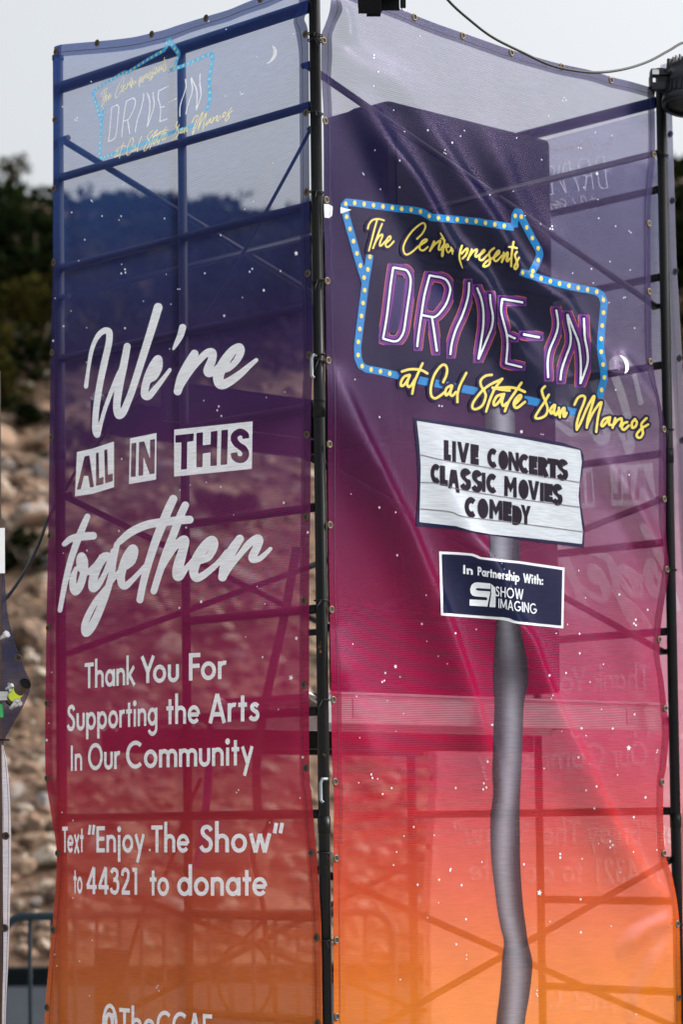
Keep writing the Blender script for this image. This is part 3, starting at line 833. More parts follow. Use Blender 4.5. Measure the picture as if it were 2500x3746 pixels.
def foliage(r_, cx, cy, cz, rx, ry, rz, n, leaf):
    """leaf-sized faces in clumps through a crown's volume"""
    clumps = [(r_.gauss(0, .45), r_.gauss(0, .45), r_.uniform(-.5, .8), r_.uniform(.25, .5)) for _ in range(9)]
    V = np.zeros((n * 4, 3))
    for k in range(n):
        q = r_.choice(clumps)
        d = np.array([r_.gauss(0, 1), r_.gauss(0, 1), r_.gauss(0, 1)]); d /= np.linalg.norm(d) + 1e-9
        p = np.array([q[0], q[1], q[2]]) + d * q[3] * r_.uniform(.5, 1.0)
        c = np.array([cx, cy, cz]) + p * np.array([rx, ry, rz])
        a = np.array([r_.gauss(0, 1), r_.gauss(0, 1), r_.gauss(0, 1)]); a /= np.linalg.norm(a)
        b = np.cross(a, [r_.gauss(0, 1), r_.gauss(0, 1), 1.]); b /= np.linalg.norm(b) + 1e-9
        s = leaf * r_.uniform(.6, 1.4)
        V[4 * k:4 * k + 4] = c + np.array([-a * s, b * s * .5, a * s, -b * s * .5])
    return V, [(4 * k, 4 * k + 1, 4 * k + 2, 4 * k + 3) for k in range(n)]

def build_scrub():
    r_ = random.Random(5)
    spots = []
    # scrub covers the upper slope, with a few bushes straggling down among the rocks
    tries = 0
    while len(spots) < 150 and tries < 6000:
        tries += 1
        y = r_.uniform(43.5, 56); half = y * .14 + 1
        x = r_.uniform(-half, half); h = hill_h(x, y)
        lim = 9.2 + .9 * noise2(x, 3, 2.2) + (1.2 if x > 3 else 0)
        if h < lim or h > 12.9: continue
        s = r_.uniform(.7, 1.35) * (.5 if h > 11.8 else 1)
        if all((x - a) ** 2 + (y - b) ** 2 > (.55 * (s + c)) ** 2 for a, b, c, _ in spots): spots.append((x, y, s, 0 if r_.random() < .8 else 1))
    for x, y, s, k in ((-5.05, 37.6, .55, 1), (-4.3, 37.2, .75, 0), (-3.9, 41, .6, 1), (-5.6, 43.2, .8, 1), (-4.6, 42.6, .7, 0), (-1.4, 38.5, .5, 0), (1.0, 40, .6, 2), (5.4, 40.2, .6, 2), (5.0, 43.5, .8, 1), (-2.3, 43, .6, 1), (-4.6, 29.9, .35, 1), (-4.9, 29.4, .3, 1), (-4.1, 29.6, .28, 1), (2.4, 42, .7, 2)):
        spots.append((x, y, s, k))
    protos = {}
    for k in range(3):
        for v in range(3):
            V, F = foliage(r_, 0, 0, .45, .8, .8, .62, 800, .085)
            me = bpy.data.meshes.new('foliage'); me.from_pydata([tuple(p) for p in V], [], F); me.update(); me.materials.append(LEAF[k])
            bm = bmesh.new()
            for q in range(5):
                a = r_.uniform(0, 6.28); tube(bm, [(0, 0, -.25), (.16 * math.cos(a), .16 * math.sin(a), .2), (.42 * math.cos(a), .42 * math.sin(a), .62)], [.035, .024, .008], 5)
            st = bpy.data.meshes.new('stem'); bm.to_mesh(st); bm.free(); st.materials.append(M['bark'])
            protos[(k, v)] = (me, st)
    lab = ['dark green scrub bush on the hillside', 'olive green scrub bush on the hillside', 'dry brown scrub bush on the hillside']
    for x, y, s, k in spots:
        me, st = protos[(k, r_.randrange(3))]
        o = bpy.data.objects.new('bush', None); COL.objects.link(o); o.empty_display_size = .2
        o.location = (x, y, hill_h(x, y)); o.rotation_euler = (0, 0, r_.uniform(0, 6.28)); o.scale = (s, s, s * r_.uniform(.85, 1.2))
        tag(o, lab[k], 'bush', ['dark green', 'olive', 'dry'][k] + ' bushes on the hillside')
        for nm, mm in (('foliage', me), ('stem', st)):
            c = bpy.data.objects.new(nm, mm); COL.objects.link(c); c.parent = o
    # low ground cover between the bushes on the upper slope
    VV, FF, n0 = [], [], 0
    for k in range(620):
        y = r_.uniform(44, 60); half = y * .15 + 2; x = r_.uniform(-half, half); h = hill_h(x, y)
        if h < 8.6 + .9 * noise2(x, 3, 2.2): continue
        V, F = foliage(r_, x, y, h + .12, .8, .8, .26, 80, .10)
        VV.append(V); FF += [tuple(i + n0 for i in f) for f in F]; n0 += len(V)
    o = from_py('ground_cover', np.vstack(VV), FF, LEAF[0]); tag(o, 'low dark ground cover between the bushes on the upper hillside', 'ground cover', None, 'stuff')
    # one loose tree standing on the ridge
    p = at(38, 655, 54.5); z0 = hill_h(p.x, p.y)
    t = empty('tree', (p.x, p.y, z0), 'small thin-crowned tree standing alone on the ridge against the sky', 'tree')
    bm = bmesh.new(); tube(bm, [(p.x, p.y, z0 - .2), (p.x + .03, p.y, z0 + .35), (p.x - .02, p.y, z0 + .75)], [.06, .045, .02], 8)
    for a in (.3, 1.8, 3.1, 4.4, 5.5): tube(bm, [(p.x, p.y, z0 + .35), (p.x + .22 * math.cos(a), p.y + .22 * math.sin(a), z0 + .75)], [.03, .01], 5)
    from_bm('trunk', bm, M['bark'], t)
    V, F = foliage(r_, p.x, p.y, z0 + .70, .34, .34, .36, 420, .05)
    from_py('crown', V, F, LEAF[1], t)
build_scrub()

# ------------------------------------------------------------------ scaffold tower
def rung(bm, p, q, r): tube(bm, [p, q], r, 12)
def build_tower():
    t = empty('scaffold_tower', tp(.762, 1.0, 0), 'tall black steel scaffold tower wrapped in printed mesh banners', 'scaffold')
    top = 4.74
    for a, b in ((0, 0), (W1, 0), (0, W2), (W1, W2)):
        bm = bmesh.new()
        p = tp(a, b, 0)
        tube(bm, [p + Vector((0, 0, .02)), p + Vector((0, 0, top))], .0212, 20)
        o = from_bm('leg', bm, M['blackpipe'] if (a, b) == (0, 0) else M['pipe'], t)
        for z in (1.60, 3.115):                                  # sleeve joints between the stacked frames
            b2 = bmesh.new(); tube(b2, [p + Vector((0, 0, z - .03)), p + Vector((0, 0, z + .03))], .0236, 20)
            from_bm('collar', b2, M['blackpipe'], o)
        b2 = bmesh.new(); tube(b2, [p + Vector((0, 0, top - .006)), p + Vector((0, 0, top + .012))], .024, 20)
        from_bm('end_cap', b2, M['pipe'], o)
        b2 = bmesh.new(); box(b2, p + Vector((0, 0, .01)), .15, .15, .014, None, .002)
        from_bm('base_plate', b2, M['pipe'], o)
    zs = [4.616 - .372 * k for k in range(12)]
    for b in (0, W2):
        bm = bmesh.new(); tube(bm, [tp(.752, b, .3), tp(.752, b, zs[0])], .0172, 12); from_bm('ladder_post', bm, M['pipe'], t)
        for k, z in enumerate(zs):
            full = k in (0, 1, 2, 3, 8, 11)
            bm = bmesh.new()
            r = .024 if k == 0 else .0165
            tube(bm, [tp(.02, b, z), tp(W1 - .02 if full else .752, b, z)], r, 12)
            from_bm('rail' if full else 'rung', bm, M['pipe'], t)
    # crossed braces on the two open sides, bolted to studs on the legs
    for a, off in ((0, .035), (W1, -.035)):
        for z0, z1 in ((4.40, 3.75), (2.94, 2.30), (1.44, .76)):
            for p, q in ((z0, z1), (z1, z0)):
                bm = bmesh.new(); d = .012 if p > q else -.012
                tube(bm, [tp(a + off + d, -.0, p), tp(a + off + d, W2, q)], .0135, 10)
                br = from_bm('cross_brace', bm, M['pipe'], t)
                for b_, zz in ((0, p), (W2, q)):
                    b2 = bmesh.new(); tube(b2, [tp(a - off * .5, b_, zz), tp(a + off * 1.9, b_, zz)], .012, 8); from_bm('stud', b2, M['pipe'], br)
    # gravity-lock clips on the corner leg
    for px, py in ((1147, 1335), (1180, 2885)):
        bm = bmesh.new(); c = at(px, py, 9.80)
        tube(bm, [c + Vector((.018, 0, .035)), c + Vector((.0, -.01, .035)), c + Vector((-.006, -.012, .02)), c + Vector((-.006, -.012, -.04)), c + Vector((.002, -.01, -.05))], .006, 8)
        from_bm('clip', bm, M['clip'], t)
    return t
build_tower()

def deck(name, a0, a1, b0, b1, z0, z1, label, mat, nplank, sides=None):
    t = empty(name, tp((a0 + a1) / 2, (b0 + b1) / 2, z0), label, 'scaffold deck')
    ax = (Vector(HL), Vector(HR), Vector((0, 0, 1)))
    wd = (a1 - a0) / nplank
    for k in range(nplank):
        bm = bmesh.new(); box(bm, tp(a0 + wd * (k + .5), (b0 + b1) / 2, z1 - .012), wd - .008, b1 - b0 - .05, .022, ax, .003)
        from_bm('board', bm, M['ply'], t)
    for a in (a0, a1):
        bm = bmesh.new(); box(bm, tp(a, (b0 + b1) / 2, (z0 + z1) / 2), .032, b1 - b0, z1 - z0, ax, .004)
        box(bm, tp(a + (-.02 if a == a0 else .02), (b0 + b1) / 2, z1 - .004), .018, b1 - b0 - .02, .008, ax, .001)
        sr = from_bm('side_rail', bm, M['alu'] if mat == 'alu' else M['pipe'], t)
        if sides:
            for bb, ww, hh in sides:
                b2 = bmesh.new(); box(b2, tp(a - .0185 if a == a0 else a + .0185, bb, (z0 + z1) / 2), .002, ww, hh, ax)
                from_bm('sticker', b2, M['sticker'], sr)
    for b in (b0, b1):
        bm = bmesh.new()
        for a in (a0 + .06, a1 - .06):
            q = 1 if b == b1 else -1
            tube(bm, [tp(a, b - q * .02, z1 - .03), tp(a, b + q * .03, z1 - .005), tp(a, b + q * .05, z1 - .03)], .012, 8)
        from_bm('hook', bm, M['steel'], t)
    return t
deck('scaffold_deck', .05, .66, .06, 1.985, 1.97, 2.085, 'aluminium scaffold deck with a bright side rail and sticker, at mid height', 'alu', 2, [(.24, .11, .07), (1.80, .10, .06)])
deck('scaffold_deck', .72, 1.38, .10, 1.93, 1.90, 2.02, 'dark scaffold deck beside the bright one, behind the left banner', 'dark', 2)
deck('scaffold_deck', 1.02, 1.46, .12, 1.90, 3.20, 3.36, 'upper scaffold deck behind the words on the left banner', 'dark', 2)

def build_speaker():
    ax = (Vector(HL), Vector(HR), Vector((0, 0, 1)))
    a0, a1, b0, b1, z0, z1 = .40, .784, .78, 1.765, 2.11, 4.49
    t = empty('speaker_stack', tp((a0 + a1) / 2, (b0 + b1) / 2, z0), 'tall stack of black covered speakers inside the tower', 'speaker stack')
    hts = [.30, .70, .66, .66]
    bm = bmesh.new(); box(bm, tp((a0 + a1) / 2, (b0 + b1) / 2, z0 + .16), a1 - a0 + .06, b1 - b0 - .06, .27, ax, .02); from_bm('subwoofer', bm, M['black'], t)
    z = z0 + .30
    for k, h in enumerate((.70, .70, .68)):
        bm = bmesh.new(); box(bm, tp((a0 + a1) / 2, (b0 + b1) / 2, z + h / 2), a1 - a0, b1 - b0, h - .006, ax, .03 if k == 2 else .012)
        o = from_bm('cabinet', bm, M['black'], t)
        b2 = bmesh.new(); box(b2, tp(a0 - .004, (b0 + b1) / 2, z + h / 2), .008, b1 - b0 - .08, h - .09, ax, .003); from_bm('grille', b2, M['black'], o)
        b2 = bmesh.new(); box(b2, tp((a0 + a1) / 2, b1 + .008, z + h * .55), .10, .014, .03, ax, .004); from_bm('side_handle', b2, M['black'], o)
        z += h
    bm = bmesh.new()
    tube(bm, [at(1262, 436, 10.6), at(1275, 418, 10.6), at(1300, 404, 10.6), at(1330, 397, 10.6), at(1352, 400, 10.6), at(1360, 412, 10.6)], .009, 8)
    from_bm('carry_loop', bm, M['black'], t)
build_speaker()

# ------------------------------------------------------------------ the printed banners
def cat_meshes(parts):
    V, F, n = [], [], 0
    for v, f in parts:
        V.append(v); F += [[i + n for i in q] for q in f]; n += len(v)
    return np.vstack(V), F

def logo_fields():
    """the drive-in sign, drawn in photo pixels of the right banner"""
    E_ = (1220, 700, 3.92); F_ = (1560, 740, 3.409); D1 = (1360, 920, 3.136); D2 = (1740, 960, 2.8); G_ = (1280, 1280, 2.613); H_ = (1820, 1320, 2.613)
    # script
    scr = Field(1320, 780, 2400, 1630, 2.6)
    def st(cr, pts, r): scr.stroke(smooth_path(crad(*cr, r)(pts), 7))
    e = 13.5
    for p in ([(478, 540), (495, 480), (540, 420), (600, 400), (650, 402), (712, 420)], [(612, 415), (570, 560), (530, 720), (493, 855)],
              [(683, 470), (640, 580), (590, 720), (553, 820)], [(560, 800), (600, 710), (650, 640), (685, 622), (688, 650), (660, 720), (650, 780), (680, 775), (722, 725)],
              [(745, 742), (800, 690), (805, 652), (780, 655), (738, 720), (735, 780), (765, 803), (810, 770), (852, 720)],
              [(1185, 685), (1260, 610), (1305, 520), (1290, 465), (1240, 470), (1130, 560), (1040, 680), (990, 800), (1000, 880), (1040, 910), (1110, 875), (1200, 795)],
              [(1215, 790), (1290, 740), (1330, 705), (1310, 690), (1260, 720), (1222, 790), (1232, 840), (1280, 848), (1340, 800)]): st(E_, p, e)
    for p in ([(85, 490), (60, 550), (32, 610)], [(38, 600), (90, 530), (150, 485), (165, 492), (150, 540), (142, 590), (168, 590), (200, 540)]): st(F_, p, 13)
    st(F_, [(165, 390, 9), (205, 460, 10), (212, 520, 14), (195, 600, 17), (188, 670, 17)], 13)
    st(F_, [(168, 452, 7), (195, 462, 8), (222, 475, 8)], 8)
    st(F_, [(245, 562), (264, 560), (262, 535), (240, 528), (238, 590), (262, 632), (288, 600)], 9)
    st(F_, [(290, 560), (302, 600), (316, 652)], 8); st(F_, [(300, 565), (318, 590), (326, 620)], 7)
    st(F_, [(433, 545, 14), (407, 630, 13), (402, 700, 12), (420, 770, 10), (441, 825, 5)], 12)
    for p in ([(430, 640), (490, 580), (505, 600), (480, 660), (440, 705)], [(555, 590), (530, 660), (505, 720)], [(510, 700), (560, 630), (610, 590), (622, 605), (600, 660), (612, 682), (660, 650)],
              [(660, 660), (710, 620), (715, 597), (690, 610), (652, 680), (655, 720), (690, 722), (750, 660)],
              [(835, 575), (790, 610), (770, 650), (785, 720), (770, 780), (720, 805), (700, 792), (740, 740), (830, 690)],
              [(840, 690), (895, 640), (895, 607), (870, 620), (832, 690), (840, 730), (872, 732), (930, 670)],
              [(955, 630), (945, 690), (930, 750)], [(935, 740), (970, 670), (1000, 630), (1005, 660), (990, 720), (1002, 740), (1035, 700)],
              [(1078, 495), (1060, 600), (1050, 700), (1048, 800)], [(1020, 560), (1070, 562), (1120, 575)],
              [(1120, 620), (1095, 660), (1110, 720), (1130, 790), (1105, 835), (1085, 815), (1110, 760), (1145, 695)]): st(F_, p, 13)
    for p in ([(560, 240), (510, 260), (480, 310), (482, 345), (510, 335), (550, 280), (565, 245)], [(560, 250), (540, 320), (552, 355), (578, 340), (612, 285)],
              [(687, 130), (650, 210), (610, 310), (588, 420)], [(490, 208), (560, 188), (640, 188), (690, 202), (732, 226)],
              [(885, 310), (915, 240), (920, 180), (900, 145), (860, 157), (800, 240), (768, 350), (768, 430), (798, 465), (840, 450), (905, 400)],
              [(960, 340), (915, 370), (905, 425), (925, 430), (960, 380), (970, 345)], [(965, 350), (952, 420), (972, 440), (1005, 405)], [(1105, 222), (1050, 330), (1022, 420), (1020, 500)],
              [(1350, 240), (1290, 250), (1245, 290), (1245, 340), (1280, 400), (1290, 450), (1260, 530), (1200, 568), (1163, 553), (1180, 490), (1260, 390), (1340, 330), (1450, 278)],
              [(1450, 278), (1380, 370), (1330, 480), (1295, 590)]): st(G_, p, 12)
    for p in ([(165, 1285), (250, 1303), (340, 1313)], [(170, 1290), (330, 1282), (420, 1295), (498, 1328)], [(285, 1350), (215, 1370), (178, 1430), (185, 1465), (222, 1440), (275, 1360)],
              [(280, 1360), (262, 1430), (275, 1470), (315, 1440)], [(462, 1235), (390, 1340), (330, 1430), (292, 1525)], [(400, 1450), (450, 1395), (458, 1365), (430, 1370), (387, 1430), (390, 1480), (425, 1487), (498, 1430)]): st(D2, p, 13.5)
    for p in ([(447, 245), (418, 280), (428, 330), (455, 400), (472, 460), (455, 520), (400, 550), (355, 545), (380, 490), (440, 400), (485, 325)],
              [(535, 422), (502, 460), (500, 498), (518, 500), (540, 450)], [(545, 425), (535, 490), (552, 520), (575, 480)], [(580, 450), (582, 500), (590, 540)], [(590, 520), (610, 470), (630, 450), (635, 470), (624, 520), (637, 535), (655, 500)],
              [(730, 420), (760, 360), (800, 335), (830, 350), (820, 400), (780, 500), (752, 600), (752, 660)], [(755, 655), (790, 590), (850, 450), (905, 350), (920, 350), (895, 440), (860, 550), (847, 640)], [(850, 620), (900, 510), (960, 420), (985, 397), (985, 420), (955, 540), (938, 680)],
              [(1070, 540), (1012, 560), (987, 610), (1002, 625), (1040, 580), (1070, 542)], [(1070, 545), (1060, 605), (1085, 615)], [(1120, 550), (1105, 600), (1095, 640)], [(1100, 620), (1140, 570), (1180, 552), (1180, 590), (1167, 625)],
              [(1235, 587), (1200, 600), (1182, 640), (1204, 660), (1250, 620)], [(1310, 560), (1282, 590), (1282, 640), (1312, 630), (1327, 590), (1305, 560)], [(1420, 550), (1380, 590), (1370, 620), (1385, 690), (1360, 735), (1330, 728), (1328, 700), (1370, 650), (1435, 610)]): st(H_, p, 11.5)
    # neon letters
    neo = Field(1370, 950, 2240, 1450, 2.0)
    def ns(cr, pts, r, sm=True):
        P = [(p[0], p[1]) for p in crop(*cr)(pts)]
        neo.stroke(smooth_path(P, 6) if sm and len(P) > 2 else P, r / cr[2], True)
    a = 12.5
    ns(D1, [(241, 180), (215, 350), (200, 470), (165, 760), (122, 1005)], a); ns(D1, [(118, 998), (180, 1018), (255, 1033), (310, 1010), (360, 920), (385, 760), (415, 560), (437, 400), (437, 300), (400, 225), (350, 205), (240, 185)], a)
    ns(D1, [(660, 268), (600, 500), (565, 720), (530, 960), (515, 1098)], a); ns(D1, [(655, 275), (720, 288), (790, 300), (850, 330), (890, 400), (892, 470), (850, 600), (780, 700), (730, 745), (690, 753), (565, 730)], a); ns(D1, [(685, 755), (710, 920), (743, 1150)], a)
    ns(D1, [(1113, 355), (1100, 520), (1040, 720), (960, 900), (915, 1050), (895, 1190)], a)
    ns(D1, [(1202, 415), (1250, 540), (1275, 680), (1275, 850), (1255, 1000), (1217, 1240)], a); ns(D1, [(1352, 490), (1360, 600), (1385, 740), (1375, 860), (1330, 980), (1270, 1120), (1218, 1240)], a)
    a = 11
    ns(D2, [(270, 370), (258, 500), (285, 620), (315, 740), (322, 860), (308, 1040)], a); ns(D2, [(265, 375), (485, 412)], a); ns(D2, [(315, 740), (405, 783)], a); ns(D2, [(303, 1033), (475, 1075)], a)
    ns(D2, [(482, 737), (655, 770)], 12)
    ns(D2, [(822, 485), (840, 600), (835, 690), (800, 790), (755, 900), (735, 1020), (740, 1185)], a)
    ns(D2, [(865, 1210), (880, 1100), (925, 960), (965, 850), (970, 740), (945, 610), (935, 530)], a); ns(D2, [(937, 532), (1000, 690), (1050, 820), (1070, 960), (1075, 1100), (1070, 1248)], a); ns(D2, [(1070, 1245), (1110, 1140), (1145, 1020), (1140, 900), (1115, 760), (1107, 570)], a)
    # arrow-shaped border with its bulbs
    top = [(1262, 772), (1258, 752), (1268, 740), (1290, 742), (1398, 756), (1450, 763), (1513, 769), (1545, 776), (1577, 796), (1620, 799), (1677, 804), (1748, 811), (1774, 816), (1850, 828), (1881, 832)]
    arrow = [(1881, 832), (1884, 790), (1890, 776), (1900, 778), (1909, 800), (1950, 878), (1971, 914), (1975, 932), (1968, 953), (1947, 996), (1940, 1004)]
    low = [(1903, 995), (1961, 1014), (2040, 1037), (2126, 1056), (2180, 1066), (2202, 1080), (2211, 1110), (2208, 1139), (2201, 1210), (2197, 1267), (2201, 1306), (2208, 1346), (2211, 1385), (2199, 1431), (2194, 1456)]
    lft = [(1262, 772), (1266, 793), (1280, 843), (1307, 939), (1321, 987), (1336, 1034), (1330, 1083), (1318, 1179), (1312, 1227), (1307, 1271), (1309, 1312), (1320, 1338), (1340, 1350), (1370, 1355), (1404, 1362), (1437, 1370), (1458, 1375)]
    stub = [(1353, 932), (1344, 988), (1336, 1034)]
    bottom = [(1458, 1375), (1546, 1394), (1601, 1404), (1716, 1427), (1840, 1450), (1946, 1467), (2090, 1506), (2112, 1510)]
    bd = Field(1230, 740 - 40, 2240, 1540, 2.8)
    for q in (top, arrow, low, lft, stub): bd.stroke(q, 13.2, True)
    bd.stroke(bottom, 14.5, True)
    bulbs = []
    for q, s0 in ((top, 30), (arrow, 42), (low, 12), (lft, 22), (stub, 8)):
        P = np.array(q, float); dl = np.diff(P, axis=0)
        ln = np.hypot(dl[:, 0] / .72, dl[:, 1]); cum = np.concatenate([[0], np.cumsum(ln)])
        s = s0
        while s < cum[-1] - 6:
            bulbs.append((np.interp(s, cum, P[:, 0]), np.interp(s, cum, P[:, 1]))); s += 48
    bl = []
    for x, y in bulbs:
        v = [(x + 6.6 * math.cos(k * math.pi / 6), y + 8.8 * math.sin(k * math.pi / 6)) for k in range(12)]
        bl.append((np.array(v), [list(range(12))]))
    panel = Field(1230, 700, 2240, 1540, 5)
    panel.poly([(1268, 772), (1290, 748), (1513, 775), (1577, 800), (1850, 832), (1886, 840), (1892, 790), (1966, 925), (1935, 1005), (2040, 1037), (2180, 1070), (2204, 1110), (2198, 1250), (2207, 1390), (2190, 1465), (2110, 1508), (1946, 1467), (1546, 1394), (1340, 1350), (1312, 1320), (1312, 1227), (1336, 1034)])
    return scr, neo, bd, cat_meshes(bl), panel

def homography(src, dst):
    A = []
    for (x, y), (u, v) in zip(src, dst):
        A.append([x, y, 1, 0, 0, 0, -u * x, -u * y, -u]); A.append([0, 0, 0, x, y, 1, -v * x, -v * y, -v])
    A = np.array(A, float)
    c0 = np.mean(src, 0)
    T = np.array([[1e-3, 0, -c0[0] * 1e-3], [0, 1e-3, -c0[1] * 1e-3], [0, 0, 1]])
    sn = (np.array(src) - c0) * 1e-3; dn = (np.array(dst) - np.mean(dst, 0)) * 1e-3
    A = []
    for (x, y), (u, v) in zip(sn, dn):
        A.append([x, y, 1, 0, 0, 0, -u * x, -u * y, -u]); A.append([0, 0, 0, x, y, 1, -v * x, -v * y, -v])
    H = np.linalg.svd(np.array(A))[2][-1].reshape(3, 3)
    def f(P):
        q = (P - c0) * 1e-3; h = np.c_[q, np.ones(len(q))] @ H.T
        return h[:, :2] / h[:, 2:] * 1e3 + np.mean(dst, 0)
    return f

SCR, NEO, BD, BULB, PANEL = logo_fields()

def print_logo(cl, parent, fn=None, full=True):
    if full:
        printed('sign_panel', cl, *PANEL.mesh(), .0012, M['slate'], parent, fn)
    printed('sign_border', cl, *BD.mesh(), .0024, M['cyan' if full else 'cyan_sky'], parent, fn)
    printed('sign_bulbs', cl, *BULB, .0036, M['yellow' if full else 'yellow_sky'], parent, fn)
    if full:
        printed('neon_glow', cl, *NEO.mesh(15.5), .0024, M['violet'], parent, fn)
        ring = np.abs(NEO.f - 16.6) - 1.15
        printed('neon_outline', cl, *NEO.mesh(0, ring), .0032, M['orange'], parent, fn)
        halo = np.abs(NEO.f - 3.0) - 2.6
        printed('neon_halo', cl, *NEO.mesh(0, halo), .0032, M['blue'], parent, fn)
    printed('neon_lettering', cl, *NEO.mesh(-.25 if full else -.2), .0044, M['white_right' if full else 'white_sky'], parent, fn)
    if full:
        printed('script_shadow', cl, *SCR.mesh(8.0), .0048, M['navy'], parent, fn)
    printed('script_lettering', cl, *SCR.mesh(0 if full else -.7), .0062, M['yellow' if full else 'yellow_sky'], parent, fn)

def moon(name, cl, outer, parent):
    f = Field(min(p[0] for p in outer) - 10, min(p[1] for p in outer) - 10, max(p[0] for p in outer) + 10, max(p[1] for p in outer) + 10, 2)
    f.poly(outer); printed(name, cl, *f.mesh(), .0026, M['white'], parent)

